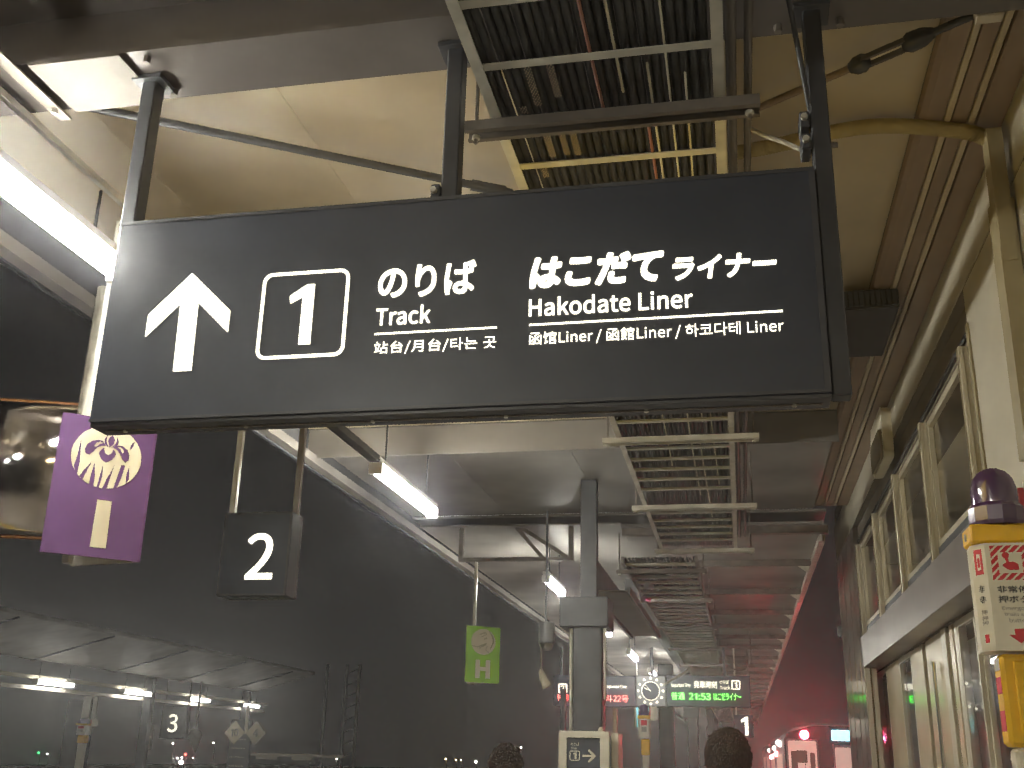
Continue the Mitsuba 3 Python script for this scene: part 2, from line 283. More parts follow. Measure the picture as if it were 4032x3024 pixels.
    'ば': '300|267 225 259 243 274 247 287 219 291 205 276 201;105 26 106 40 111 52 121 63 129 68 152 75 171 76 192 73 195 74 192 150 190 151 137 150 113 152 113 174 139 172 190 172 192 174 191 228 217 228 215 211 215 174 246 177 267 181 267 158 215 151 218 67 240 56 262 41 277 28 275 22 264 7 241 28 220 41 219 25 216 14 210 3 204 -3 194 -9 184 -12 154 -13 132 -8 117 1 108 14/128 26 133 17 149 10 170 9 181 12 189 17 193 24 196 36 196 51 174 57 157 57 145 54 136 50 129 42 127 37;240 207 229 234 244 238 261 196 245 191;27 68 27 92 30 132 42 211 43 229 67 227 69 226 69 224 61 192 50 111 49 72 51 48 53 47 55 50 69 87 81 78 81 74 60 12 60 -13 42 -15 38 -14 30 28',
    'り': '300|64 90 64 138 75 238 102 237 94 203 89 159 103 182 120 201 135 212 158 221 180 221 200 213 215 199 222 189 232 165 237 139 238 114 234 81 228 62 218 43 196 19 185 11 155 -4 116 -15 110 -15 97 5 99 7 119 10 140 16 169 30 189 46 200 61 205 72 211 92 213 107 212 141 204 171 197 184 187 194 170 200 155 199 136 190 118 173 105 153 93 125 90 113 88 91 90 69 67 67',
    'イ': '300|35 89 26 109 61 119 99 134 153 162 178 178 202 197 230 224 238 235 259 217 231 189 197 162 178 149 178 3 180 -9 150 -9 152 5 152 133 99 107 39 85',
    'タ': '300|28 115 28 117 45 127 71 149 93 173 106 190 121 215 129 231 133 244 161 236 143 205 143 201 227 201 243 204 261 193 242 140 226 109 209 84 209 81 242 57 242 55 230 41 225 36 223 36 192 62 173 43 144 20 116 3 78 -14 56 5 88 17 119 33 148 54 171 77 154 91 110 119 109 122 124 137 126 137 171 109 186 98 188 98 199 113 214 140 223 161 228 179 128 180 95 140 74 120 51 102 46 101',
    'ナ': '300|29 138 29 163 146 162 146 201 143 233 172 233 172 162 277 163 277 138 171 139 167 93 161 71 151 49 140 32 117 8 88 -12 68 2 65 6 81 14 105 32 117 45 126 59 137 82 142 100 145 119 145 138',
    'ボ': '300|246 237 246 240 261 246 279 219 285 208 285 205 269 199 259 219;202 108 206 112 220 119 223 119 253 77 274 41 251 29 228 71;28 180 136 179 137 209 135 232 162 232 161 179 265 180 265 156 161 156 161 6 159 -2 155 -8 144 -13 133 -14 93 -12 90 12 128 9 132 10 136 16 137 155 28 155;221 214 210 231 214 233 226 237 246 205 249 196 233 190;19 40 19 42 34 57 56 86 71 111 75 120 96 110 91 98 71 67 40 28 37 28',
    'ラ': '300|42 130 42 155 58 153 238 153 248 155 263 145 252 111 244 92 231 69 218 52 200 34 173 14 139 -3 109 -13 90 9 108 13 138 24 160 35 185 53 203 72 214 89 226 114 230 129;69 199 69 224 98 222 213 222 241 224 241 199',
    'ン': '300|58 -6 43 19 45 20 78 26 114 38 142 51 177 72 197 88 224 115 243 139 263 173 277 148 269 133 252 109 234 88 211 66 185 46 157 29 126 14 92 2 69 -4;51 201 55 207 69 220 121 180 137 166 144 159 144 157 125 139 95 168 68 190',
    'ー': '300|31 130 64 128 244 128 269 130 269 101 31 101',
    '停': '300|93 113 285 113 285 64 265 64 264 94 113 94 112 64 93 64;98 206 98 225 179 225 178 232 169 248 188 254 190 254 194 248 206 225 285 225 285 206;119 190 260 190 260 132 119 132/140 149 237 148 239 150 239 172 237 174 141 174;119 54 119 72 258 72 258 54 201 54 200 -10 195 -18 184 -22 140 -23 133 -5 174 -4 178 -2 178 54;10 131 33 160 49 186 66 219 78 251 80 252 99 246 90 220 68 176 68 -24 48 -24 48 139 43 137 23 110',
    '函': '300|26 185 49 185 49 13 251 13 252 186 274 186 274 -24 252 -24 251 -8 26 -8;55 219 55 240 227 241 239 232 241 228 219 209 161 172 161 133 176 121 206 155 219 175 238 166 213 134 190 110 240 61 230 48 226 45 185 88 162 107 161 41 158 34 153 30 135 26 109 26 102 45 136 46 139 48 138 98 67 49 56 66 58 69 139 120 139 183 168 198 196 218;63 160 64 163 78 173 103 149 118 129 103 116 88 136',
    '刻': '300|215 -23 208 -2 251 -2 255 2 255 249 277 249 277 -6 270 -17 261 -21;202 218 223 218 223 50 202 50;31 -23 18 -4 59 16 99 45 131 77 147 98 157 116 178 109 161 81 135 51 183 5 168 -10 120 36 79 3 34 -23;16 194 16 215 93 215 90 225 78 248 97 254 108 239 119 215 180 215 180 194 102 194 99 192 85 171 60 142 119 144 138 174 157 168 158 165 132 125 102 92 72 67 35 44 33 44 20 62 63 87 83 103 103 124 53 122 32 118 25 139 35 144 47 156 74 193',
    '北': '300|170 247 193 247 194 148 234 173 266 200 273 195 284 182 284 180 276 174 248 155 193 122 193 14 197 6 203 4 256 4 260 6 265 13 268 24 271 67 292 57 291 31 287 7 280 -8 269 -16 261 -18 197 -18 182 -14 173 -4 170 7;10 35 97 70 97 153 20 153 19 176 97 176 97 247 119 247 119 -22 97 -22 96 45 22 14 20 14',
    '台': '300|31 147 32 151 45 158 73 186 106 226 122 251 127 253 147 243 109 195 71 155 221 162 220 167 180 206 198 218 249 168 271 141 277 130 260 117 256 119 240 142 83 134 38 128;54 -24 54 103 246 103 246 -24 223 -24 221 -8 77 -8 76 -24/76 15 221 14 222 80 77 81',
    '号': '300|19 111 19 132 280 132 280 111 105 110 96 77 245 77 238 31 229 0 223 -11 216 -18 198 -24 141 -23 134 -1 191 -4 200 -1 204 5 211 22 218 57 61 57 80 111;56 240 244 240 244 159 56 159/79 220 79 179 221 180 220 220',
    '常': '300|26 206 73 206 68 218 51 240 51 242 70 250 87 230 96 215 83 209 82 206 139 206 141 253 163 253 163 206 215 206 215 209 205 212 204 215 230 250 251 243 252 241 224 206 276 206 276 141 254 141 253 186 48 186 47 141 26 141;46 -11 46 76 142 77 141 101 72 101 72 164 230 164 230 101 166 101 165 77 258 76 258 5 255 -3 251 -7 229 -12 198 -12 191 6 191 8 232 8 235 10 234 56 166 56 165 -24 142 -24 142 56 69 56 68 -11/95 147 95 118 208 119 207 147',
    '急': '300|230 53 244 60 251 61 275 22 285 -2 266 -10 263 -9 250 21;31 155 16 172 44 190 71 216 88 238 96 253 120 249 111 230 196 231 211 220 187 182 246 181 246 75 141 75 172 43 184 27 183 23 166 13 149 37 124 62 138 71 140 75 47 75 47 94 223 94 224 120 57 120 57 138 223 138 224 163 53 163 52 169/95 211 70 182 159 182 179 210;79 -1 79 54 101 54 101 7 108 1 199 1 207 8 210 33 231 25 229 6 224 -8 219 -14 208 -19 100 -19 88 -15 82 -9;13 -4 30 24 43 53 63 45 45 5 34 -13',
    '押': '300|121 234 279 234 279 64 257 64 257 78 255 80 210 80 210 -24 189 -24 189 80 144 80 143 63 121 64/210 102 257 101 257 147 210 147/210 169 257 168 257 213 210 213/143 102 189 101 189 147 143 147/143 169 189 168 189 213 143 213;18 72 12 94 52 105 52 170 15 171 15 192 52 192 52 252 74 253 74 193 107 192 107 171 74 170 74 112 77 111 106 119 109 99 74 87 74 -5 71 -13 63 -19 49 -22 25 -22 19 -2 49 -2 52 1 52 80',
    '斗': '300|20 36 19 58 187 81 187 252 211 252 211 86 280 95 283 80 283 73 211 63 211 -24 187 -24 186 59 23 35;71 216 85 234 129 212 156 194 145 178 141 176 109 197;37 147 49 164 52 164 104 140 128 126 129 123 115 105 72 131',
    '時': '300|114 138 114 158 189 158 189 197 126 197 126 217 188 217 189 253 211 253 212 217 277 217 277 197 213 197 211 195 211 160 213 158 289 158 289 138 251 137 251 104 286 104 286 84 251 83 251 -6 248 -14 244 -18 229 -23 190 -24 183 -5 183 -3 225 -3 228 -1 229 84 115 84 115 104 228 104 229 138;134 62 152 73 176 46 191 21 171 10 157 35;23 233 109 233 109 35 45 35 44 10 23 10/44 56 87 55 87 125 44 125/87 211 44 212 44 145 87 145',
    '普': '300|16 119 16 138 109 139 109 197 32 197 32 216 89 216 81 232 71 244 71 246 88 253 99 243 111 223 111 221 104 218 105 216 185 216 198 234 207 253 209 253 229 246 211 216 270 216 270 197 190 197 190 139 285 138 285 119/130 139 168 138 168 197 130 197;209 146 233 194 253 188 243 167 226 141;57 100 245 100 245 -23 222 -23 221 -14 80 -14 79 -24 57 -24/79 5 221 4 222 34 80 35/79 54 221 53 222 81 80 82;47 184 50 188 65 193 80 171 89 149 69 141 57 169',
    '月': '300|9 -9 27 10 38 27 50 53 56 74 62 120 62 237 246 237 246 -1 243 -10 237 -16 223 -21 167 -23 158 -2 158 1 214 0 221 2 223 8 222 69 79 69 62 22 41 -10 25 -24 17 -14/86 143 83 91 222 91 223 141 221 143/85 165 222 164 223 214 86 215',
    '止': '300|15 13 56 14 56 186 79 186 79 14 150 14 150 252 173 252 174 151 271 151 271 129 173 129 173 14 285 13 285 -9 15 -9',
    '特': '300|117 140 117 161 193 161 193 199 134 199 134 220 192 220 193 253 214 253 215 220 274 220 274 199 214 198 215 161 287 161 287 140 251 139 251 104 286 104 286 83 251 82 251 -3 249 -12 243 -19 223 -24 191 -25 184 -3 226 -2 229 1 229 83 122 83 122 104 228 104 229 140;137 63 154 74 181 44 192 26 174 14 156 43;12 127 23 173 29 229 48 226 44 191 63 191 64 252 85 252 85 192 114 190 114 169 85 168 85 103 114 111 116 97 115 89 85 79 85 -25 64 -25 64 72 19 58 14 79 15 82 64 97 64 169 41 169 29 118',
    '発': '300|22 109 9 127 37 140 69 165 57 179 34 197 37 201 49 209 84 180 99 197 112 219 38 220 38 240 128 241 142 234 130 205 118 186 83 146 218 146 219 148 199 168 178 197 164 222 154 246 174 252 187 223 193 214 231 249 247 237 203 199 223 177 240 190 265 215 279 206 281 202 271 192 236 163 257 146 291 128 276 110 263 115 234 135 233 124 198 124 198 79 269 79 269 58 198 58 198 4 203 -1 248 -1 254 7 256 36 258 36 277 27 275 5 271 -9 264 -18 253 -22 197 -22 185 -19 179 -14 175 -3 175 58 121 58 114 34 102 14 89 1 75 -9 38 -26 24 -8 54 5 75 19 88 35 97 57 30 58 30 79 100 79 100 123 68 124 67 135 43 119/123 124 122 79 175 79 175 124',
    '站': '300|140 108 187 108 189 110 189 253 212 253 212 190 288 190 288 168 212 167 212 108 275 108 275 -23 253 -23 252 -10 163 -10 162 -24 140 -24/162 12 253 11 253 87 162 87;17 196 134 196 134 175 17 175;19 6 15 29 68 40 80 44 92 109 99 165 120 161 99 49 131 55 133 35 23 6;53 243 54 246 72 251 87 224 93 206 73 199 61 229;39 103 30 158 48 161 59 95 63 53 44 50',
    '車': '300|16 19 16 40 138 41 137 65 47 65 47 182 137 182 138 204 25 204 25 225 137 225 138 252 161 252 162 225 275 225 275 204 161 204 162 182 254 182 254 65 162 65 161 41 285 40 285 19 162 19 161 -25 138 -25 137 19/161 85 230 84 231 113 162 114/161 133 230 132 231 162 162 163/69 85 137 84 138 113 70 114/69 133 137 132 138 162 70 163',
    '通': '300|12 -4 30 16 55 33 55 117 13 118 13 139 77 139 77 32 110 11 130 5 156 2 208 2 290 7 284 -15 266 -16 176 -18 133 -15 103 -6 68 16 63 16 50 8 26 -21;109 21 109 177 189 177 189 180 182 183 136 203 149 215 152 215 194 198 215 209 233 222 109 223 109 241 262 242 268 238 275 231 252 212 215 189 236 177 275 177 275 35 272 28 259 21 224 20 218 38 250 38 253 41 253 71 201 71 201 22 181 22 181 71 131 71 130 21/201 90 253 89 254 115 202 116/201 134 253 133 254 158 252 160 203 160 201 158/130 90 180 89 181 115 131 116/130 134 180 133 181 159 132 160 130 158;20 226 22 230 36 240 58 221 87 190 70 176 34 215',
    '非': '300|174 251 197 251 198 206 282 206 282 184 197 183 198 138 276 138 276 117 197 117 197 70 287 70 287 48 197 48 197 -24 174 -24;17 48 17 70 106 71 105 117 29 117 29 139 106 139 106 185 24 185 24 207 105 207 106 251 129 251 129 -24 106 -24 106 48',
    '館': '300|8 187 45 217 62 237 72 254 89 248 85 238 119 211 136 194 123 177 107 195 74 222 43 187 20 168 17 167;138 169 138 218 205 218 193 246 207 254 211 252 221 233 225 223 222 218 279 218 279 169 261 169 260 199 155 198 156 172 257 172 257 96 176 96 175 72 268 71 268 -23 250 -23 249 -11 176 -11 175 -24 156 -24 156 168/175 10 249 9 250 50 248 52 176 52/175 116 238 115 239 152 176 153;26 -20 18 2 22 3 28 10 31 19 31 165 70 165 62 192 78 197 89 165 121 165 121 65 50 65 50 15 55 15 93 31 85 52 100 58 117 25 128 -3 111 -11 105 7 100 16/50 83 102 82 103 107 51 108/50 126 102 125 103 147 51 148',
    '馆': '300|123 169 123 218 197 218 194 230 185 246 186 248 203 253 208 252 221 226 221 222 215 221 215 218 282 218 282 169 258 169 258 96 162 95 163 71 272 71 272 -22 251 -22 250 -11 163 -11 162 -24 140 -23 140 168/146 172 260 172 260 196 258 198 145 197/162 10 250 9 251 50 249 52 163 52/162 116 236 115 237 152 163 153;10 135 21 156 32 188 45 252 66 248 59 206 105 207 119 202 107 164 96 139 78 145 92 186 54 186 44 155 29 122 27 121;35 -6 47 7 52 21 52 144 74 145 74 27 107 49 109 49 114 29 65 -6 49 -21',
    '곳': '276|15 101 15 121 116 121 116 176 140 176 141 121 260 121 260 101;42 -23 33 -3 36 -2 50 0 71 7 101 24 113 36 121 51 124 63 124 79 149 79 150 57 156 43 160 36 180 18 210 4 240 -3 231 -23 208 -18 186 -10 162 4 143 22 136 31 115 7 97 -5 80 -13;44 235 229 235 228 176 222 140 198 142 204 185 203 215 44 215',
    '는': '276|15 110 261 110 261 90 15 90;46 62 71 62 72 3 234 3 234 -17 46 -17;48 239 73 238 74 167 232 167 232 147 48 147',
    '다': '276|199 249 223 249 223 141 268 141 268 120 223 119 223 -24 199 -24;27 222 152 222 152 202 53 202 51 201 51 66 107 66 174 74 176 53 112 45 27 44',
    '코': '276|15 13 15 34 110 34 110 104 135 104 136 34 260 34 260 13;40 128 37 150 204 156 206 158 205 202 44 202 44 222 230 222 229 133 219 70 195 73 202 113 203 137',
    '타': '276|199 -24 199 248 223 248 223 140 268 139 268 118 223 117 223 -24;27 224 153 224 153 203 52 203 52 147 147 147 147 127 52 127 52 63 110 63 173 71 176 50 101 42 27 42',
    '테': '276|221 248 245 249 245 -24 221 -24;128 125 128 145 165 145 167 147 167 242 190 242 190 -10 167 -10 167 124;25 216 126 216 126 196 49 195 49 142 113 142 113 122 49 122 49 63 97 63 139 69 140 48 90 42 25 42',
    '하': '276|199 249 223 248 223 137 268 137 268 116 223 115 223 -24 199 -24;14 205 81 205 82 245 107 245 107 205 173 205 173 185 14 185;29 88 30 116 39 136 56 152 79 161 103 162 115 160 130 154 139 148 151 135 160 113 160 86 151 64 135 48 110 38 79 38 56 47 48 53 37 66/53 94 57 79 70 64 87 58 103 58 118 64 129 73 135 85 137 106 131 122 122 133 103 141 87 141 71 135 61 127 53 110',
}
_CACHE = {}
def glyph(ch):
    if ch not in _CACHE:
        adv, body = GLYPHS[ch].split('|')
        polys = []
        for p in body.split(';'):
            rings = [np.array(list(map(int, r.split()))).reshape(-1, 2) for r in p.split('/')]
            polys.append(Polygon(rings[0], rings[1:]).buffer(0))
        _CACHE[ch] = (int(adv), union_all(polys))
    return _CACHE[ch]

def text_shape(s, cap, bold=0.0, shear=0.0, space=0.0, squeeze=1.0):
    """flat outline of a line of text; cap = height of a capital; bold in 1/300 em; shear in degrees"""
    x, parts = 0.0, []
    for ch in s:
        if ch == ' ':
            x += 68 + space
            continue
        adv, g = glyph(ch)
        parts.append(affinity.translate(g, x, 0))
        x += adv + space
    sh = union_all(parts)
    if bold:
        sh = sh.buffer(bold, quad_segs=3).simplify(0.8)
    if shear:
        sh = affinity.skew(sh, xs=shear, origin=(0, 0))
    k = cap / 220.0
    return affinity.scale(sh, k * squeeze, k, origin=(0, 0))

def fit(s, x0, x1, y0, y1, bold=0.0, shear=0.0, space=0.0):
    """the text stretched to fill the rectangle x0..x1, y0..y1"""
    sh = text_shape(s, 1.0, bold, shear, space)
    a, b, c, d = sh.bounds
    sh = affinity.scale(sh, (x1 - x0) / (c - a), (y1 - y0) / (d - b), origin=(a, b))
    return affinity.translate(sh, x0 - a, y0 - b)

def rrect(x0, x1, y0, y1, r):
    return sbox(x0 + r, y0 + r, x1 - r, y1 - r).buffer(r, quad_segs=6)

XA, ZA, YA = np.array([1.0, 0, 0]), np.array([0, 0, 1.0]), np.array([0, 1.0, 0])
FLOOR = -EYE
# ================================================================== SETTING
tag(add('platform', box(-3.75, 1.2, -14, 75, FLOOR - 0.9, FLOOR), 'platform_floor'), 'grey platform surface under the canopy', kind='structure')
tag(add('ground', box(-92, 72, -24, 202, FLOOR - 1.25, FLOOR - 1.0), 'ballast'), 'dark ballast ground between and beyond the platforms', kind='structure')
for x0 in (-3.55, 0.55):
    tag(add('tactile_path', box(x0, x0 + 0.3, 13.6 if x0 > 0 else -14, 75, FLOOR, FLOOR + 0.005), 'tactile_yellow'), 'yellow tactile strip along the platform edge', kind='structure')

# ================================================================== CANOPY
cz = 2.66
canopy = thing('platform_canopy', 'long steel platform canopy with beige near ceiling, dark beams and grey far deck toned darker for shade', 'canopy')
xs = [-3.6, -2.71, -1.82, -0.93, -0.04, 0.85]
ys = [-12.0, -8.2, -4.4, -0.6, 2.98, 8.45]
for j in range(len(ys) - 1):
    for i in range(len(xs) - 1):
        dz = 0.0
        add('ceiling_panel', box(xs[i] + 0.0012, xs[i + 1] - 0.0012, ys[j] + 0.0012, ys[j + 1] - 0.0012, cz + dz, cz + 0.03 + dz), 'ceiling_paint', parent=canopy)
add('roof_sheet', box(-3.7, 1.3, -12.2, 11.7, cz + 0.06, cz + 0.1), 'deck_shade_grey', parent=canopy)
# ribbed strip beside the office wall
rib_outline = [(0.85, 2.655), (0.85, 2.60), (0.875, 2.585), (0.945, 2.585), (0.95, 2.605), (0.98, 2.605), (0.985, 2.585), (1.045, 2.585),
               (1.052, 2.615), (1.085, 2.615), (1.092, 2.585), (1.196, 2.585), (1.196, 2.655)]
y0, y1 = -12.0, 11.6
rib = trimesh.creation.extrude_polygon(Polygon(rib_outline), y1 - y0, engine='earcut')
rib.apply_transform(np.array([[1, 0, 0, 0], [0, 0, -1, y1], [0, 1, 0, 0], [0, 0, 0, 1.0]]))
add('ribbed_soffit', rib, 'ceiling_rib_paint', parent=canopy)
for xr in (0.951, 1.053):
    add('lit_rib_strip', box(xr, xr + 0.026, y0, y1, 2.581, 2.604, 0.003), 'ceiling_paint', parent=canopy)  # pale strips stand in for light on the rib slopes, put in as colour

def h_beam(yc, x0=-3.6, x1=1.19, w=0.29, zb=2.33, zt=2.65):
    m = join(box(x0, x1, yc - w / 2, yc + w / 2, zb, zb + 0.016), box(x0, x1, yc - w / 2, yc + w / 2, zt - 0.016, zt),
             box(x0, x1, yc - 0.006, yc + 0.006, zb + 0.016, zt - 0.016))
    k = add('beam', m, 'beam_paint', parent=canopy)
    return k
for yc in (-7.8, -2.4, 3.005):
    kb = h_beam(yc)
    if yc == 3.005:
        add('soffit_plate', box(-2.43, -2.06, 2.855, 3.155, 2.316, 2.327, 0.002), 'soffit_gloss', parent=kb)
        for xb, yb in ((-1.98, 2.9), (-1.98, 3.1), (-0.78, 2.9), (-0.78, 3.1), (0.22, 3.1), (0.42, 3.1), (0.22, 2.9), (0.42, 2.9)):
            add('bolt', cyl((xb, yb, 2.33), (xb, yb, 2.305), 0.014, 6), 'galvanised_worn_dim', parent=kb)
# deep valley girder above the cable tray, between the cross beams
for ya, yb in ((-7.64, -2.56), (-2.24, 2.84), (3.165, 8.44)):
    add('valley_girder', box(-0.70, 0.03, ya, yb, 2.345, 2.65), 'beam_paint', parent=canopy)
add('eave_fascia', box(-3.63, -3.6, -12.2, 75, 2.33, 2.76), 'steel_dark', parent=canopy)
add('eave_gutter', join(box(-3.60, -3.52, -12, 75, 2.345, 2.36), box(-3.52, -3.51, -12, 75, 2.345, 2.42)), 'deck_shade_grey', parent=canopy)
# angle iron with bolt beside the strip lamps
ka = add('angle_iron', join(box(-2.505, -2.452, -3.0, 3.17, 2.296, 2.303), box(-2.505, -2.498, -3.0, 3.17, 2.303, 2.345)), 'galvanised_worn_dim', parent=canopy)
add('bolt', cyl((-2.475, 3.10, 2.296), (-2.475, 3.10, 2.28), 0.013, 6), 'galvanised', parent=ka)
# lamp carrier rail
add('lamp_rail', box(-2.612, -2.588, -12, 4.3, 2.272, 2.30), 'galvanised', parent=canopy)
add('end_plate', box(-3.6, 0.85, 8.452, 8.47, 2.40, 2.655), 'deck_shade_grey', parent=canopy)
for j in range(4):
    add('deck_panel', box(-3.6 + 1.1125 * j + 0.002, -3.6 + 1.1125 * (j + 1) - 0.002, 8.474, 11.6, 2.56, 2.59), 'deck_shade_grey', parent=canopy)
# far part: grey deck with shade in its tone, purlins, right eave
fx1 = 0.93
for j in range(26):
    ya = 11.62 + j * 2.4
    add('deck_panel', box(-1.205, fx1, ya + 0.004, ya + 2.396, 2.40, 2.43), 'deck_shade_grey', parent=canopy)
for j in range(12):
    add('flat_soffit', box(-3.5, -1.21, 11.62 + 5 * j + 0.003, 16.62 + 5 * j - 0.003, 2.44, 2.455), 'deck_shade_grey', parent=canopy)
add('roof_cover', box(-3.7, fx1 + 0.05, 11.62, 74.5, 2.53, 2.56), 'deck_shade_grey', parent=canopy)
purlins = [11.66, 13.75, 16.2, 18.55, 20.5, 22.35, 24.5, 27.0, 29.4, 31.8, 34.2, 36.6, 39.0, 41.4, 43.8, 46.2, 48.6, 51, 53.4, 55.8, 58.2, 60.6, 63]
for k, yp in enumerate(purlins):
    w = 0.11 if k == 0 else 0.032
    x1 = 0.99 if k == 0 else fx1 + 0.015
    kp = add('purlin', join(box(-1.2, x1, yp, yp + w, 2.315, 2.323), box(-1.2, x1, yp, yp + 0.008, 2.323, 2.395)), 'galvanised_worn_dim', parent=canopy)
    if k and k < 9:
        add('gusset', prism(Polygon([(0.06, 0), (0.2, 0), (0.2, -0.075), (0.165, -0.075)]), 0.008, (fx1 - 0.22, yp + 0.03, 2.314), XA, ZA), 'galvanised', parent=kp)
add('eave_strip', join(box(fx1, fx1 + 0.03, 11.8, 74, 2.25, 2.47), box(fx1 - 0.035, fx1 + 0.03, 11.8, 74, 2.243, 2.249)), 'galvanised', parent=canopy)
add('longitudinal_girder', box(-1.47, -1.26, 14.6, 74, 2.12, 2.31), 'steel_dark', parent=canopy)

# ================================================================== BRACES AND RODS UNDER THE NEAR CEILING
bl = thing('brace_rod', 'long dark tie rod sloping down from the left post to the tray behind the sign', 'tie rod')
add('rod', cyl((-2.75, 3.31, 2.53), (-0.95, 4.36, 2.50), 0.019, 10), 'steel_dark', True, parent=bl)
add('coupler', cyl((-1.12, 4.262, 2.503), (-0.98, 4.343, 2.5005), 0.027, 10), 'steel_dark', True, parent=bl)
br = thing('brace_rod', 'dark tie rod with a long open turnbuckle in the upper right corner', 'tie rod')
pa, pb = np.array((0.135, 3.865, 2.5)), np.array((0.93, 3.37, 2.5))
L = pb - pa
add('rod', cyl(pa, pa + L * 0.50, 0.0155, 10), 'ceiling_rib_paint', True, parent=br)
add('rod', cyl(pa + L * 0.77, pb, 0.0155, 10), 'steel_dark', True, parent=br)
d_, a_, b_ = frame_of(L)
def along(t, s):
    return pa + L * t + a_ * s
tb = add('turnbuckle', join(bar(along(0.52, 0.026), along(0.74, 0.026), 0.014, 0.02), bar(along(0.52, -0.026), along(0.74, -0.026), 0.014, 0.02)), 'beam_paint', parent=br)
add('turnbuckle_end', tube([along(0.475, 0), along(0.50, 0), along(0.535, 0), along(0.555, 0)], [0.02, 0.034, 0.036, 0.024], 12), 'steel_dark', True, parent=br)
add('turnbuckle_end', tube([along(0.70, 0), along(0.725, 0), along(0.78, 0), along(0.82, 0)], [0.024, 0.038, 0.036, 0.02], 12), 'steel_dark', True, parent=br)
add('lug', box(0.90, 0.99, 3.31, 3.36, 2.44, 2.58, 0.004), 'ceiling_paint', parent=br)

# ================================================================== HANGING DIRECTION SIGN
sg = thing('hanging_sign', 'large dark hanging sign with white arrow, boxed 1 and Japanese, English, Chinese and Korean lettering', 'station sign')
add('panel', box(-2.05, 0.292, 3.0, 3.12, 0.997, 1.727, 0.004), 'sign_navy', parent=sg)
add('bottom_rail', box(-2.05, 0.292, 3.008, 3.112, 0.984, 0.9965, 0.002), 'sign_edge', parent=sg)
add('bottom_groove', box(-2.02, 0.27, 3.055, 3.062, 0.980, 0.9838), 'galvanised_worn_dim', parent=sg)
for xk in np.linspace(-1.95, 0.19, 6):
    add('screw', cyl((xk, 3.06, 0.984), (xk, 3.06, 0.977), 0.007, 8), 'galvanised', parent=sg)
add('edge_trim', join(box(-2.05, 0.292, 2.9965, 2.9995, 1.7135, 1.7265), box(-2.05, 0.292, 2.9965, 2.9995, 0.9975, 1.0075), box(0.274, 0.292, 2.9965, 2.9995, 1.0078, 1.7132)), 'sign_edge', parent=sg)
add('yellow_face', box(-2.0, 0.24, 3.122, 3.128, 1.03, 1.70), 'plate_white', emit=EXIT_YELLOW, parent=sg, weight=1.0)
for x0, zb, zt in ((-2.060, 1.729, 2.33), (-0.897, 1.729, 2.33), (0.294, 0.99, 2.33)):
    p = add('post', box(x0, x0 + 0.056, 3.01, 3.075, zb, zt, 0.005), 'steel_dark', parent=sg)
    add('flange', box(x0 - 0.03, x0 + 0.086, 2.985, 3.1, 2.31, 2.3285, 0.002), 'steel_dark', parent=p)
for x0, z0 in ((-0.90, 1.75), (0.288, 1.82), (0.288, 1.90)):
    c = add('clamp', join(box(x0 - 0.028, x0 + 0.002, 3.0, 3.085, z0 - 0.028, z0 + 0.028, 0.004)), 'steel_dark', parent=sg)
    add('nut', cyl((x0 - 0.015, 2.999, z0), (x0 - 0.015, 2.982, z0), 0.011, 6), 'galvanised', parent=c)
cl = add('clamp_bolt', cyl((0.351, 3.04, 1.82), (0.372, 3.04, 1.82), 0.009, 6), 'galvanised_worn_dim', parent=sg)
ys_ = 2.9995
def sign_part(name, shape, parent=sg, y=ys_, depth=0.003, emit=LETTER, mat='letter_white', weight=0.12):
    return add(name, prism(shape, depth, (0, y, 0), XA, ZA), mat, emit=emit, parent=parent, weight=weight)
sign_part('arrow', Polygon([(-1.7475, 1.509), (-1.594, 1.3635), (-1.594, 1.290), (-1.713, 1.404), (-1.707, 1.161), (-1.769, 1.161), (-1.7755, 1.404), (-1.888, 1.290), (-1.888, 1.3665)]).buffer(0.002), weight=0.4)
sign_part('number_frame', rrect(-1.487, -1.184, 1.184, 1.490, 0.034).difference(rrect(-1.475, -1.196, 1.196, 1.478, 0.024)))
sign_part('number', Polygon([(-1.303, 1.231), (-1.341, 1.231), (-1.341, 1.398), (-1.382, 1.377), (-1.386, 1.399), (-1.384, 1.404), (-1.329, 1.440), (-1.304, 1.440)]).buffer(0.0015))
sign_part('lettering', fit('のりば', -1.086, -0.762, 1.372, 1.490, bold=9), weight=0.3)
sign_part('lettering', fit('Track', -1.087, -0.905, 1.279, 1.344, bold=6.5))
sign_part('underline', sbox(-1.087, 1.2485, -0.689, 1.2555))
sign_part('lettering', fit('站台/月台/타는 곳', -1.085, -0.690, 1.180, 1.2255, bold=3, space=10))
sign_part('lettering', fit('はこだて', -0.590, -0.170, 1.373, 1.483, bold=17, shear=9), weight=0.3)
sign_part('lettering', fit('ライナー', -0.147, 0.164, 1.372, 1.452, bold=14, shear=9))
sign_part('lettering', fit('Hakodate Liner', -0.590, -0.088, 1.281, 1.344, bold=6.5))
sign_part('underline', sbox(-0.588, 1.2505, 0.172, 1.2575))
sign_part('lettering', fit('函馆Liner / 函館Liner / 하코다테 Liner', -0.587, 0.171, 1.183, 1.2295, bold=3))

# thin stay rods at the right post
s1 = thing('stay_rod', 'thin dark stay rod coming down to the top of the right sign post', 'stay rod')
add('rod', cyl((0.224, 2.80, 2.33), (0.300, 3.04, 1.92), 0.0085, 8), 'steel_dark', True, parent=s1)
s2 = thing('stay_rod', 'short stay rod lit yellow between cable tray and right sign post', 'stay rod')
add('rod', tube([(0.115, 3.60, 2.27), (0.17, 3.45, 2.13), (0.23, 3.28, 1.99), (0.285, 3.09, 1.83)], 0.0085, 8), 'galvanised', True, parent=s2)

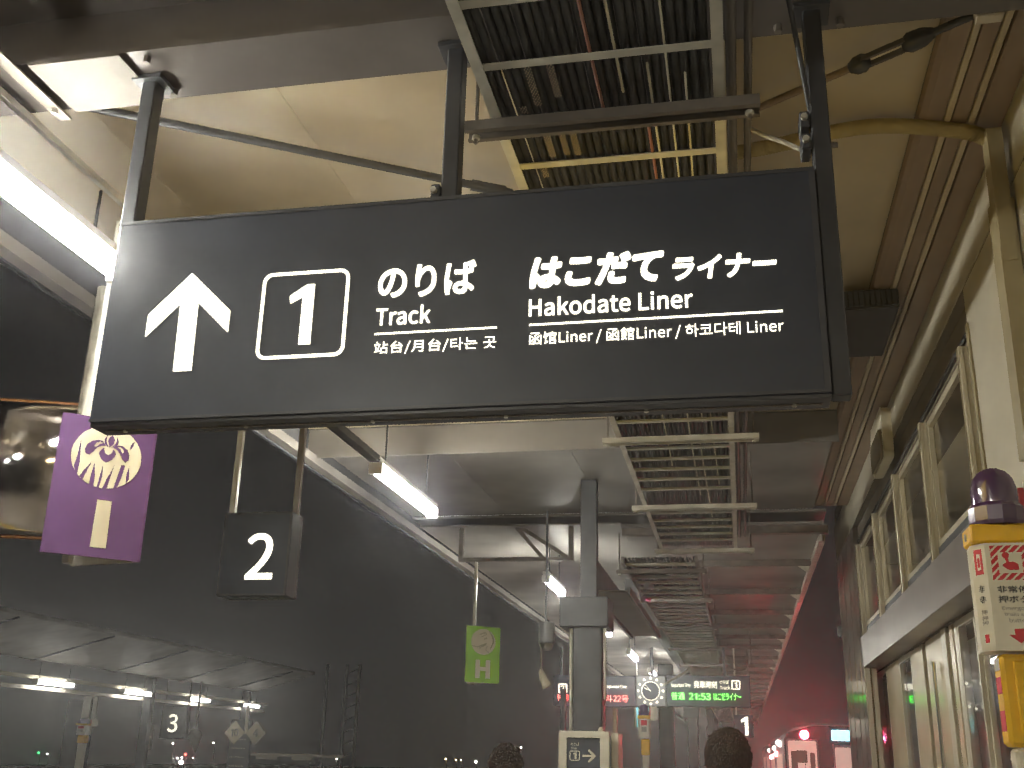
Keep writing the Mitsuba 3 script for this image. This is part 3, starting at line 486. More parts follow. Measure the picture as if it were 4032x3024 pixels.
# ================================================================== CABLE TRAYS
tz = 2.10
tr = thing('cable_tray', 'near ladder cable tray of pale steel running above the hanging sign', 'cable tray')
add('side_rail', join(box(-0.765, -0.728, -4, 11.45, tz, tz + 0.006), box(-0.765, -0.759, -4, 11.45, tz + 0.006, tz + 0.075)), 'galvanised', parent=tr)
add('side_rail', join(box(0.0, 0.037, -4, 11.45, tz, tz + 0.006), box(0.031, 0.037, -4, 11.45, tz + 0.006, tz + 0.075)), 'galvanised', parent=tr)
rungs = list(np.arange(2.55, -4, -0.312)) [0:1] + [2.86, 3.49, 6.52, 6.82, 7.48, 7.78, 8.085, 8.40, 8.735, 9.65, 9.98, 10.3, 10.63, 10.95]
rungs += [2.24, 1.93, 1.62, 1.31, 3.8, 4.1, 4.4, 4.7, 5.0, 5.3, 5.6, 5.9, 6.21]
for yr in rungs:
    add('rung', join(box(-0.7585, 0.0305, yr - 0.018, yr + 0.018, tz + 0.007, tz + 0.011), box(-0.7585, 0.0305, yr + 0.014, yr + 0.018, tz + 0.011, tz + 0.033)), 'galvanised', parent=tr)
def hanger(y, x0, x1, z, mat, w=0.041, up=2.655):
    h = thing('tray_hanger', HANG.pop(0) if HANG else 'steel hanger channel crossing under a far cable tray', 'hanger', 'hanger channels under the cable trays')
    add('channel', join(box(x0, x1, y - w, y + w, z - 0.012, z - 0.006), box(x0, x1, y - w, y - w + 0.006, z - 0.045, z - 0.012), box(x0, x1, y + w - 0.006, y + w, z - 0.045, z - 0.012),
                        box(x0, x1, y - w + 0.006, y - w + 0.02, z - 0.045, z - 0.040), box(x0, x1, y + w - 0.02, y + w - 0.006, z - 0.045, z - 0.040)), mat, parent=h)
    for xr in (x0 + 0.035, x1 - 0.035):
        add('rod', cyl((xr, y, z - 0.075), (xr, y, up), 0.007, 6), 'galvanised_worn_dim', parent=h)
        add('nut', cyl((xr, y, z - 0.058), (xr, y, z - 0.046), 0.015, 6), 'galvanised', parent=h)
HANG = ['brownish hanger channel crossing under the near tray just above the sign', 'pale hanger channel under the tray, first one below the sign', 'pale hanger channel under the tray, second one below the sign',
        'pale hanger channel closing the far end of the near tray']
hanger(3.17, -0.86, 0.15, tz, 'galvanised_worn_dim')
hanger(7.14, -0.86, 0.20, tz, 'galvanised')
hanger(9.26, -0.86, 0.21, tz, 'galvanised')
hanger(11.35, -0.82, 0.21, tz, 'galvanised', up=2.64)
for k in range(40):
    low = k < 24
    x = (-0.735 + 0.0308 * k if low else -0.72 + 0.046 * (k - 24)) + rng.uniform(-0.002, 0.002)
    r = rng.uniform(0.0132, 0.0155)
    yy = np.linspace(-3.8, 11.4, 40)
    ph, am = rng.uniform(0, 6.28), rng.uniform(0.0005, 0.003)
    path = np.stack([x + am * np.sin(yy * 1.3 + ph), yy, tz + (0.034 if low else 0.062) + r + rng.uniform(0, 0.006) + 0.003 * np.sin(yy * 2.1 + ph)], 1)
    mat = 'cable_black'
    c = add('cable', tube(path, r, 6), mat, True)
    tag(c, 'black cable lying lengthwise in the near cable tray', 'cable', 'black cables in the near tray')
for x, ya, yb, mat, r in ((-0.30, 0.5, 3.1, 'cable_white', 0.005), (-0.215, 2.95, 4.2, 'cable_white', 0.0045), (-0.155, 2.0, 6.9, 'cable_white', 0.004), (-0.37, 2.2, 3.3, 'cable_red', 0.006), (-0.10, 3.0, 8.6, 'cable_white', 0.004),
                          (-0.25, 6.3, 9.0, 'cable_white', 0.005), (-0.43, 6.2, 8.0, 'cable_white', 0.005), (-0.19, 7.2, 9.9, 'cable_white', 0.005), (-0.24, 3.3, 4.3, 'cable_red', 0.006)):
    yy = np.linspace(ya, yb, 12)
    path = np.stack([x + 0.012 * np.sin(yy * 0.9 + x * 9), yy, tz + 0.022 + 0.009 * np.sin(yy * 2.3 + x * 20)], 1)
    tag(add('thin_cable', tube(path, r, 6), mat, True), 'thin pale or reddish wire among the black cables of the near tray', 'cable', 'thin wires in the near tray')
for x, ya, yb in ((-0.605, 2.87, 3.12), (-0.53, 2.87, 3.08), (-0.61, 3.23, 3.46), (-0.555, 3.22, 3.45), (-0.515, 3.22, 3.46), (-0.66, 3.12, 3.16), (-0.66, 3.52, 3.6)):
    tag(add('braided_strip', box(x, x + 0.024, ya, yb, tz + 0.020, tz + 0.024), 'braid'), 'short braided strip lying among the tray cables above the sign', 'braided strip', 'braided strips in the near tray')
for x, w in ((0.062, 0.036), (0.118, 0.028)):
    yy = np.linspace(-3, 11.3, 30)
    m = join(tube([(x, -3, tz + 0.12), (x, 11.3, tz + 0.12)], w / 2, 8))
    tag(add('conduit', m, 'beam_paint', True), 'brown conduit running along the right side of the near tray' if w > 0.03 else 'thinner brown conduit outermost beside the near tray', 'conduit')

tz2 = 1.98
t2 = thing('cable_tray', 'far ladder cable tray continuing down the platform behind the near one', 'cable tray')
add('side_rail', join(box(-1.195, -1.165, 11.5, 62, tz2, tz2 + 0.07)), 'galvanised_worn_dim', parent=t2)
add('side_rail', join(box(-0.415, -0.385, 11.5, 62, tz2, tz2 + 0.07)), 'galvanised_worn_dim', parent=t2)
for k in range(60):
    yr = 11.7 + 0.42 * k
    add('rung', box(-1.164, -0.416, yr - 0.03, yr + 0.03, tz2 + 0.004, tz2 + 0.03), 'galvanised', parent=t2)
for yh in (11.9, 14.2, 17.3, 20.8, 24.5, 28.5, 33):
    hanger(yh, -1.29, -0.30, tz2, 'galvanised_worn_dim', up=2.395)
bundle = []
for k in range(22):
    x = -1.14 + 0.034 * k
    yy = np.linspace(11.5, 62, 60)
    bundle.append(tube(np.stack([x + 0.006 * np.sin(yy + k), yy, 0 * yy + tz2 + 0.05 + 0.01 * math.sin(k * 3.1)], 1), 0.014, 5))
tag(add('cable_bundle', join(*bundle), 'cable_black', True), 'dark mass of cables lying in the far cable tray', 'cables', kind='stuff')

# ================================================================== STRIP LAMPS
LAMP_LABELS = ['glaring strip lamp cut by the left edge of the photo, nearest of the lamp row', 'lit strip lamp below the middle of the sign, second of the row',
               'lit strip lamp just left of the pillar head', 'small lit strip lamp at the right edge of the pillar', 'lit strip lamp above the departure board clock',
               'far strip lamp of the row, half hidden by the board', 'farthest strip lamps down the platform']
spots = [(-2.62, 2.42, 3.86, 1.985), (-2.57, 7.33, 8.86, 1.985), (-2.19, 12.54, 13.68, 1.985), (-2.14, 17.5, 18.5, 1.985), (-2.13, 21.8, 23.3, 1.985), (-2.1, 26.6, 28.0, 1.985), (-2.1, 31.4, 32.8, 1.985),
         (-2.1, 36.2, 37.6, 1.985), (-2.1, 41, 42.4, 1.985), (-2.62, -2.5, -1.0, 1.985), (-2.62, -7.4, -5.9, 1.985)]
def lamp(x, ya, yb, z, label, group, emit, housing='housing_white', w=0.05, up=2.27):
    t = thing('strip_lamp', label, 'lamp', group)
    add('housing', box(x - w * 0.8, x + w * 0.8, ya - 0.03, yb + 0.03, z + 0.045, z + 0.085, 0.004), housing, parent=t)
    n, ring = 14, []
    for k in range(n + 1):
        a = math.radians(15 - 210 * k / n)
        ring.append((math.cos(a) * w, math.sin(a) * w * 0.9))
    ring = [(w * 0.78, 0.044)] + ring + [(-w * 0.78, 0.044)]
    m = trimesh.creation.extrude_polygon(Polygon(ring), yb - ya, engine='earcut')
    m.apply_transform(np.array([[1, 0, 0, x], [0, 0, -1, yb], [0, 1, 0, z], [0, 0, 0, 1.0]]))
    add('diffuser', m, 'plate_white', emit=emit, parent=t, weight=1.0)
    for ye in (ya - 0.012, yb + 0.012):
        add('end_cap', box(x - w * 1.04, x + w * 1.04, ye - 0.011, ye + 0.011, z - w * 0.93, z + 0.044, 0.003), housing, parent=t)
    for yr in (ya + 0.2, yb - 0.2):
        add('stem', cyl((x, yr, z + 0.085), (x, yr, up), 0.007, 8), 'steel_dark', parent=t)
    return t
for k, (x, ya, yb, z) in enumerate(spots):
    if k < 6:
        lamp(x, ya, yb, z, LAMP_LABELS[k], 'strip lamps under the near canopy', LAMP, up=2.27 if k < 1 else 2.55 if k < 2 else 2.44)
    else:
        lamp(x, ya, yb, z, 'far strip lamp of the near row, ' + ['first', 'second', 'third'][k - 6] + ' one beyond the departure board' if k < 9 else 'strip lamp of the near row behind the camera', 'farthest strip lamps' if k < 9 else 'strip lamps behind the camera', LAMP, up=2.27 if k > 8 else 2.44)
# duct that joins the lamps
tag(add('lamp_duct', join(box(-2.60, -2.53, 3.92, 7.28, 2.02, 2.07)), 'steel_dark'), 'dark wiring duct joining the near strip lamps', 'duct')
# warm lamps of the station entrance, behind the camera
for x in (-0.3, 0.75):
    lamp(x, -4.6, -3.2, 2.1, 'warm strip lamp at the entrance behind the camera', 'warm lamps behind the camera', WARM, up=2.65)
# ================================================================== MARKER BOARDS (angled boards hung on flat poles)
def marker(key_label, cat_mat, xl, yl, xr, yr, zt, zb, pole_x, pole_y, art, pole_top=2.33):
    t = thing('marker_board', key_label, 'marker board', 'coloured stopping point marker boards')
    a, b = np.array((xl, yl, 0.0)), np.array((xr, yr, 0.0))
    u = (b - a) / np.linalg.norm(b - a)
    n = np.cross(u, ZA)                    # towards the viewer
    W, H = float(np.linalg.norm(b - a)), zt - zb
    back = np.array((-u[1], u[0], 0.0))
    add('front_board', prism(sbox(0, 0, W, H), 0.006, a + ZA * zb, u, ZA), cat_mat, parent=t)
    add('front_backing', prism(sbox(0.001, 0.001, W - 0.001, H - 0.001), 0.004, a + ZA * zb - n * 0.0045, u, ZA), 'plate_white', parent=t)
    add('side_board', prism(sbox(0, 0, W * 0.93, H), 0.006, b + ZA * zb - n * 0.012, -n * 0.80 - u * 0.6, ZA), cat_mat, parent=t)
    add('side_backing', prism(sbox(0, 0, W * 0.93, H - 0.002), 0.004, b + ZA * zb - n * 0.012 - (u * 0.8 - n * 0.6) * 0.006, -n * 0.80 - u * 0.6, ZA), 'plate_white', parent=t)
    add('pole', box(pole_x - 0.016, pole_x + 0.016, pole_y - 0.006, pole_y + 0.03, zb - 0.02, pole_top, 0.002), 'galvanised', parent=t)
    for nm, mat, sh, lift in art(W, H):
        add(nm, prism(sh, 0.0025, a + ZA * zb + n * (0.006 + lift), u, ZA), mat, parent=t)
    return t

def iris(W, H):
    cx, cy, R, Ry = 0.506 * W, 0.43, 0.144, 0.137
    def P(pts, b=0.0):
        s = Polygon([(cx + (x - 925) / 310 * R, cy + (685 - y) / 268 * Ry) for x, y in pts]).buffer(0)
        return s.buffer(0.003 + b).buffer(-0.003) if b >= 0 else s
    disc = affinity.scale(Point(cx, cy).buffer(1.0, quad_segs=16), R, Ry)
    cuts = union_all([P(p) for p in (
        [(683, 555), (690, 640), (700, 760), (692, 900), (655, 800), (672, 700)], [(805, 740), (770, 790), (740, 830), (715, 880), (745, 905), (765, 850)],
        [(828, 745), (848, 850), (850, 960), (805, 960), (812, 850)], [(905, 755), (913, 850), (895, 965), (875, 965), (890, 850)],
        [(1005, 735), (985, 800), (950, 880), (925, 965), (965, 960), (985, 850)], [(1065, 735), (1100, 735), (1085, 830), (1060, 920), (1020, 960), (1040, 850)],
        [(1135, 735), (1145, 800), (1150, 850), (1125, 890), (1120, 820)], [(1152, 515), (1148, 560), (1122, 598), (1120, 560)])])
    cream = disc.difference(cuts)
    petals = union_all([P(p) for p in (
        [(950, 490), (975, 535), (968, 570), (938, 600), (915, 550), (922, 520)],
        [(905, 497), (884, 535), (890, 575), (925, 600), (902, 560), (900, 525)], [(990, 505), (1011, 540), (1003, 575), (955, 600), (985, 565), (993, 535)],
        [(900, 590), (870, 557), (830, 552), (785, 565), (745, 595), (725, 640), (735, 680), (772, 686), (800, 660), (830, 615), (870, 597)],
        [(968, 596), (1000, 577), (1050, 573), (1095, 600), (1122, 645), (1120, 690), (1095, 710), (1065, 690), (1035, 640), (1005, 612)],
        [(862, 640), (885, 612), (905, 620), (960, 618), (985, 622), (1002, 655), (975, 705), (920, 738), (875, 705), (852, 665)])])
    holes = union_all([P(p) for p in (
        [(802, 608), (815, 580), (850, 562), (885, 572), (850, 585), (825, 610), (808, 616)], [(1000, 590), (1030, 583), (1060, 600), (1072, 625), (1055, 637), (1035, 605)],
        [(888, 622), (905, 605), (955, 605), (972, 625), (960, 655), (932, 670), (905, 655)])])
    return [('emblem', 'cream', cream, 0.0), ('emblem_petal', 'purple', petals.difference(holes), 0.003),
            ('letter', 'cream', Polygon([(0.473 * W, 0.041), (0.635 * W, 0.041), (0.625 * W, 0.242), (0.478 * W, 0.242)]), 0.0)]

def beast(W, H):
    cx, cy = 0.5 * W, 0.432
    disc = affinity.scale(Point(cx, cy).buffer(1.0, quad_segs=14), 0.36 * W, 0.138)
    def S(pts, w):
        return LineString([(cx + x * 0.36 * W, cy + y * 0.138) for x, y in pts]).buffer(w)
    strokes = union_all([S([(-0.3, 0.55), (0.0, 0.7), (0.2, 0.72)], 0.006), S([(-0.2, 0.35), (0.25, 0.62)], 0.004), S([(-0.9, -0.35), (-0.5, -0.42), (-0.1, -0.25), (0.25, -0.1)], 0.005),
                         S([(-0.3, -0.5), (0.0, -0.3), (0.2, -0.2)], 0.006), S([(0.45, 0.85), (0.75, 0.45), (0.82, 0.0), (0.6, -0.5)], 0.006), S([(0.3, -0.35), (0.2, -0.6), (0.5, -0.85)], 0.004), S([(0.1, 0.25), (0.25, 0.3)], 0.008)])
    letter = union_all([sbox(0.29 * W, 0.045, 0.42 * W, 0.24), sbox(0.59 * W, 0.045, 0.72 * W, 0.24), sbox(0.42 * W, 0.125, 0.59 * W, 0.165)])
    return [('emblem', 'cream', disc, 0.0), ('emblem_stroke', 'cream_dark', strokes.intersection(disc), 0.003), ('letter', 'plate_white', letter, 0.0)]

def rounds(W, H):
    return [('emblem', 'cream', affinity.scale(Point(0.5 * W, 0.41).buffer(1.0), 0.36 * W, 0.14), 0.0), ('letter', 'cream', affinity.scale(Point(0.5 * W, 0.13).buffer(1.0), 0.28 * W, 0.10), 0.0)]

marker('purple marker board with cream iris emblem and letter I, below the big sign', 'purple', -2.774, 3.87, -2.481, 4.14, 1.337, 0.74, -2.757, 4.03, iris, 2.33)
marker('lime green marker board with white animal disc and letter H, hung on a thin pole', 'green', -2.90, 11.58, -2.58, 11.84, 1.335, 0.738, -2.86, 11.76, beast, 2.06)
marker('small turquoise marker board with two cream discs, far away under the board clock', 'teal', -2.56, 27.9, -2.24, 28.2, 1.34, 0.74, -2.55, 28.1, rounds, 2.3)

# frame that carries the green board
fr = thing('board_hanger', 'thin grey hanging frame with diagonal braces left of the pillar head', 'frame')
add('lower_bar', box(-3.06, -1.75, 11.72, 11.78, 2.06, 2.10), 'galvanised_worn_dim', parent=fr)
add('upright', box(-1.80, -1.75, 11.72, 11.78, 2.10, 2.46), 'galvanised_worn_dim', parent=fr)
add('upright', box(-3.06, -3.01, 11.72, 11.78, 2.10, 2.46), 'galvanised_worn_dim', parent=fr)
add('diagonal', bar((-2.35, 11.75, 2.44), (-1.82, 11.75, 2.10), 0.02, 0.04), 'galvanised_worn_dim', parent=fr)
add('diagonal', bar((-2.4, 11.75, 2.44), (-2.1, 11.75, 2.10), 0.02, 0.04), 'galvanised_worn_dim', parent=fr)

# ================================================================== MIRROR
mr = thing('platform_mirror', 'orange framed convex platform mirror cut by the left edge of the photo', 'mirror')
# slightly convex face, 0.68 high, leaning down towards the platform
cx, cy_, czm, HW, HH = -3.70, 4.72, 1.345, 0.47, 0.345
outline = rrect(-HW, HW, -HH, HH, 0.10)
gx, gz = np.meshgrid(np.linspace(-HW, HW, 31), np.linspace(-HH, HH, 25))
pts = [(x, z) for x, z in zip(gx.ravel(), gz.ravel()) if outline.buffer(-0.004).contains(Point(x, z))] + list(outline.buffer(-0.001).exterior.coords)[:-1]
pts = np.array(pts)
from scipy.spatial import Delaunay
tri = Delaunay(pts).simplices
bul = 0.10 * (1 - (pts[:, 0] / HW) ** 2 * 0.6 - (pts[:, 1] / HH) ** 2 * 0.4)
def mplace(x, z, out):
    # turned 14 degrees towards the platform middle, leaning 10 degrees down
    v = np.stack([x, -np.asarray(out, float), z], 1)
    ax, yw = math.radians(6), math.radians(19)
    v = v @ np.array([[1, 0, 0], [0, math.cos(ax), math.sin(ax)], [0, -math.sin(ax), math.cos(ax)]])
    v = v @ np.array([[math.cos(yw), math.sin(yw), 0], [-math.sin(yw), math.cos(yw), 0], [0, 0, 1]])
    return v + np.array((cx, cy_, czm))
mv = mplace(pts[:, 0], pts[:, 1], bul)
fn = np.cross(mv[tri[:, 1]] - mv[tri[:, 0]], mv[tri[:, 2]] - mv[tri[:, 0]])
tri[fn[:, 1] > 0] = tri[fn[:, 1] > 0][:, ::-1]
add('face', trimesh.Trimesh(mv, tri, process=False), 'mirror_face', True, parent=mr)
ringc = np.array(outline.buffer(0.006).exterior.coords)
add('frame', tube(mplace(ringc[:, 0], ringc[:, 1], 0 * ringc[:, 0] + 0.004), 0.011, 8, caps=False), 'orange', True, parent=mr)
add('back_shell', trimesh.Trimesh(mplace(pts[:, 0], pts[:, 1], -0.04 + 0 * bul), tri, process=False), 'steel_dark', parent=mr)
add('pole', cyl((-3.305, 4.80, 1.60), (-3.305, 4.80, 2.36), 0.043, 16), 'galvanised', True, parent=mr)

# ================================================================== TRACK NUMBER SIGNS
def number_sign(label, ch, x0, x1, y, z0, z1, depth, h, dx, dz, posts, top, mat='sign_navy', emit=LETTER):
    t = thing('track_number_sign', label, 'track number sign', 'hanging track number signs')
    add('panel', box(x0, x1, y, y + depth, z0, z1, 0.006), mat, parent=t)
    add('face_trim', prism(sbox(x0 + 0.003, z0 + 0.003, x1 - 0.003, z1 - 0.003).difference(sbox(x0 + 0.014, z0 + 0.014, x1 - 0.014, z1 - 0.014)), 0.003, (0, y - 0.0005, 0), XA, ZA), 'sign_edge', parent=t)
    sh = text_shape(ch, h, bold=5)
    a, b, c, d = sh.bounds
    sh = affinity.translate(sh, dx - (a + c) / 2, dz - (b + d) / 2)
    add('number', prism(sh, 0.003, (0, y - 0.0005, 0), XA, ZA), 'letter_white', emit=emit, parent=t, weight=0.2)
    for xp in posts:
        add('post', box(xp, xp + 0.035, y + depth / 2 - 0.02, y + depth / 2 + 0.02, z1 - 0.01, top, 0.003), 'galvanised' if xp == posts[0] else 'galvanised_worn_dim', parent=t)  # second post takes the darker steel: its dim light is put into the colour
    return t
number_sign('hanging dark number sign with a white 2, on two posts left of the second lamp', '2', -3.06, -2.615, 6.0, 0.862, 1.372, 0.17, 0.265, -2.80, 1.10, (-3.07, -2.65), 2.34)
number_sign('far hanging number sign with a glowing white 1 above the waiting passenger', '1', -0.16, 0.24, 24.0, 0.48, 0.92, 0.2, 0.36, 0.06, 0.70, (-0.12, 0.16), 2.3)

# ================================================================== PLATFORM COLUMNS
def column(y, label, detail=True, capital=True):
    t = thing('platform_column', label, 'column', 'steel columns down the platform')
    add('shaft', box(-1.492, -1.222, y, y + 0.27, FLOOR, 2.11 / GROW if y > 11.7 else 1.2, 0.012), 'steel_dark', parent=t)
    if capital:
        add('capital', box(-1.612, -1.16, y - 0.04, y + 0.42, 1.136, 1.41, 0.008), 'steel_dark', parent=t)
    add('base_plate', box(-1.56, -1.15, y - 0.07, y + 0.34, FLOOR, FLOOR + 0.03), 'steel_dark', parent=t)
    return t
c1 = column(10.0, 'near dark grey steel column with a wide box head, a sign on its foot')
add('side_conduit', cyl((-1.515, 10.05, FLOOR), (-1.515, 10.05, 1.13), 0.018, 8), 'galvanised', True, parent=c1)
add('side_conduit', cyl((-1.20, 10.03, 0.5), (-1.20, 10.03, 1.13), 0.014, 8), 'galvanised', True, parent=c1)
add('neck', box(-1.43, -1.28, 10.06, 10.21, 1.40, 2.55), 'steel_dark', parent=c1)
GROW = 1.25
c2 = column(20.8, 'second steel column, behind the turquoise board and the yellow button post')
for k in range(3):
    add('band', box(-1.50, -1.214, 20.792, 21.08, 0.95 - k * 0.28, 0.965 - k * 0.28), 'steel_dark', parent=c2)
GROW = 1.0
column(32.0, 'third steel column, right of the second one')
for y in (40.0, 50.0, 60.0):
    column(y, 'far steel column down the platform')
# slim dark post left of the column and bracket arm
tag(add('slim_post', box(-1.70, -1.65, 10.6, 10.65, FLOOR, 0.62), 'steel_dark'), 'slim dark post standing left of the near column', 'post')
gd = thing('glossy_panel', 'long glossy pale panel catching red light under the girder right of the near column', 'panel')
add('plate', box(-1.36, -1.03, 10.5, 14.5, 1.53, 1.548, 0.003), 'soffit_gloss', parent=gd)
add('side_flange', box(-1.40, -1.362, 10.46, 14.6, 1.50, 1.9, 0.003), 'steel_dark', parent=gd)
add('side_flange', box(-1.028, -1.0, 10.46, 14.6, 1.50, 1.58, 0.003), 'steel_dark', parent=gd)
tag(add('diagonal_strut', bar((-1.36, 20.5, 1.30), (-0.85, 20.8, 1.62), 0.03, 0.045), 'galvanised'), 'pale slanted strut beside the second column head', 'strut')
for x, y, z in ((-0.30, 22.0, 1.9), (-0.26, 22.0, 1.9)):
    pass
lp = thing('loop_cable', 'thin cable looping down from the right side of the far tray', 'cable')
add('loop', tube([(0.0 + 0.22 * math.cos(a), 20.5, 1.78 + 0.22 * math.sin(a)) for a in np.linspace(math.pi, 2 * math.pi, 16)] + [(0.22, 20.5, 2.3)], 0.012, 6), 'galvanised_worn_dim', True, parent=lp)

# sign on the foot of the near column
ps = thing('pillar_sign', 'cream framed blue sign with boxed 1 and white arrow on the near column', 'sign')
add('frame', prism(sbox(-1.606, FLOOR + 0.5, -1.155, 0.222).difference(sbox(-1.535, FLOOR + 0.56, -1.236, 0.165)), 0.05, (0, 9.99, 0), XA, ZA), 'plate_white', parent=ps)
add('face', box(-1.54, -1.23, 9.965, 9.985, FLOOR + 0.55, 0.17), 'sign_navy', parent=ps)
add('hook', lathe([(0.0, 0.0), (0.025, 0.0), (0.022, 0.02), (0.012, 0.035), (0.0, 0.038)], (-1.23, 9.965, 0.222), 12), 'cream', True, parent=ps)
yp_ = 9.9648
def ptext(nm, sh, mat='plate_white'):
    add(nm, prism(sh, 0.002, (0, yp_, 0), XA, ZA), mat, parent=ps)
ptext('lettering', fit('のりば', -1.50, -1.425, 0.098, 0.122, bold=6))
ptext('lettering', fit('Track', -1.50, -1.445, 0.066, 0.084, bold=2))
ptext('number_frame', rrect(-1.51, -1.418, -0.03, 0.055, 0.012).difference(rrect(-1.502, -1.426, -0.022, 0.047, 0.008)))
ptext('number', fit('1', -1.483, -1.447, -0.016, 0.04, bold=6))
ptext('arrow', union_all([sbox(-1.395, 0.004, -1.29, 0.022), LineString([(-1.335, 0.058), (-1.288, 0.013), (-1.335, -0.032)]).buffer(0.010)]))
add('side_box', box(-1.152, -1.085, 10.06, 10.4, FLOOR + 0.5, 0.215, 0.006), 'plate_white', parent=ps)
add('side_strip', box(-1.150, -1.115, 10.2, 10.3, 0.22, 0.43, 0.004), 'plate_white', parent=ps)

# ================================================================== CAMERA DOME AND LOUDSPEAKER left of the column
cc = thing('dome_camera', 'hanging surveillance camera housing with clear dome left of the near column', 'camera')
add('stem', box(-1.93, -1.91, 11.0, 11.02, 1.30, 2.46), 'steel_dark', parent=cc)
add('housing', lathe([(0, 1.30), (0.075, 1.30), (0.085, 1.28), (0.085, 1.10), (0.078, 1.09), (0, 1.09)], (-1.915, 11.02, 0), 24), 'grey_plastic', 30, parent=cc)
add('dome', lathe([(0.070, 1.089), (0.068, 1.06), (0.05, 1.03), (0.025, 1.017), (0, 1.013)], (-1.915, 11.02, 0), 24), 'chrome', True, parent=cc)
sp = thing('loudspeaker', 'small pale horn loudspeaker hanging on a thin rod under the camera', 'loudspeaker')
add('rod', cyl((-1.965, 11.02, 0.80), (-1.965, 11.02, 1.0895), 0.012, 8), 'galvanised_worn_dim', True, parent=sp)
add('horn', tube([(-1.97, 11.0, 0.83), (-1.95, 11.0, 0.77), (-1.92, 11.0, 0.70), (-1.90, 11.0, 0.66)], [0.02, 0.035, 0.045, 0.05], 14), 'cream', 30, parent=sp)
for (x, y, z) in ((-1.02, 12.9, 1.95), (-1.06, 12.9, 1.80)):
    tag(add('small_camera', tube([(x - 0.02, y, z), (x + 0.03, y + 0.16, z + 0.01)], 0.035, 12), 'chrome', 30), ('upper' if z > 1.9 else 'lower') + ' of two shiny small cameras right of the pillar head', 'camera', 'small cameras under the girder')

# ================================================================== DEPARTURE BOARD WITH CLOCK
db = thing('departure_board', 'hanging departure board with green and red lit characters and a clock in its middle', 'departure board')
Yb = 14.0
GROW = 24.0 / 14.0
add('left_panel', box(-2.335, -1.288, Yb, Yb + 0.2, 0.612, 0.985, 0.005), 'sign_navy', parent=db)
add('right_panel', box(-0.902, 0.122, Yb, Yb + 0.2, 0.625, 1.0, 0.005), 'sign_navy', parent=db)
add('clock_case', box(-1.284, -0.906, Yb - 0.02, Yb + 0.2, 0.612, 0.992, 0.012), 'grey_plastic', parent=db)
add('clock_face', lathe([(0, 0), (0.118, 0), (0.118, 0.004), (0, 0.004)], (0, 0, 0), 32).apply_transform(np.array([[1, 0, 0, -1.098], [0, 0, 1, Yb - 0.026], [0, 1, 0, 0.805], [0, 0, 0, 1.0]])), 'sign_navy', parent=db)
add('clock_ring', prism(Point(-1.098, 0.805).buffer(0.118, quad_segs=20).difference(Point(-1.098, 0.805).buffer(0.104, quad_segs=20)), 0.004, (0, Yb - 0.0265, 0), XA, ZA), 'letter_white', emit=scaled(LETTER, 0.35), parent=db, weight=0.1)
for h in range(12):
    a = h * math.pi / 6
    add('hour_mark', prism(Point(-1.098 + 0.155 * math.sin(a), 0.805 + 0.155 * math.cos(a)).buffer(0.019, quad_segs=3), 0.003, (0, Yb - 0.0205, 0), XA, ZA), 'letter_white', emit=scaled(LETTER, 0.8), parent=db, weight=0.02)
for a, l, w in ((294, 0.085, 0.012), (318, 0.10, 0.008)):
    r = math.radians(a)
    add('clock_hand', prism(LineString([(-1.098, 0.805), (-1.098 + l * math.sin(r), 0.805 + l * math.cos(r))]).buffer(w / 2), 0.003, (0, Yb - 0.031, 0), XA, ZA), 'letter_white', emit=scaled(LETTER, 0.25) if w > 0.01 else None, parent=db, weight=0.02)
def led(nm, sh, emit=LETTER, wgt=0.15):
    add(nm, prism(sh, 0.003, (0, Yb - 0.0005, 0), XA, ZA), 'letter_white', emit=emit, parent=db, weight=wgt)
GREEN, REDL = (0.02, 1.15, 0.02), (1.2, 0.02, 0.02)
led('lettering', fit('Departure Time', -0.84, -0.60, 0.845, 0.905, bold=7))
led('lettering', fit('発車時刻', -0.565, -0.28, 0.845, 0.935, bold=6))
led('lettering', fit('のりば', -0.245, -0.135, 0.90, 0.945, bold=4))
led('lettering', fit('Track', -0.245, -0.12, 0.835, 0.88, bold=4))
led('number_frame', rrect(-0.105, 0.005, 0.832, 0.948, 0.02).difference(rrect(-0.088, -0.012, 0.849, 0.931, 0.012)))
led('number', fit('1', -0.068, -0.032, 0.855, 0.925, bold=8))
led('green_text', fit('普通', -0.845, -0.68, 0.705, 0.795, bold=7), GREEN)
led('green_text', fit('21:53', -0.63, -0.36, 0.705, 0.79, bold=8), GREEN)
led('green_text', fit('はこだライナー', -0.325, 0.01, 0.705, 0.79, bold=9), GREEN)
led('number_frame', rrect(-2.275, -2.155, 0.765, 0.885, 0.02).difference(rrect(-2.255, -2.175, 0.785, 0.865, 0.01)))
led('number', fit('2', -2.24, -2.19, 0.79, 0.86, bold=8))
led('red_text', fit('特急', -2.285, -2.12, 0.675, 0.755, bold=6), REDL)
led('red_text', fit('北斗22号', -1.76, -1.38, 0.665, 0.755, bold=6), REDL)
led('lettering', fit('Departure Time', -1.66, -1.40, 0.825, 0.875, bold=7))
for xp in (-2.26, -1.1, -0.2):
    add('hanger', box(xp, xp + 0.03, Yb + 0.08, Yb + 0.11, 0.985, 1.35), 'steel_dark', parent=db)

GROW = 1.0
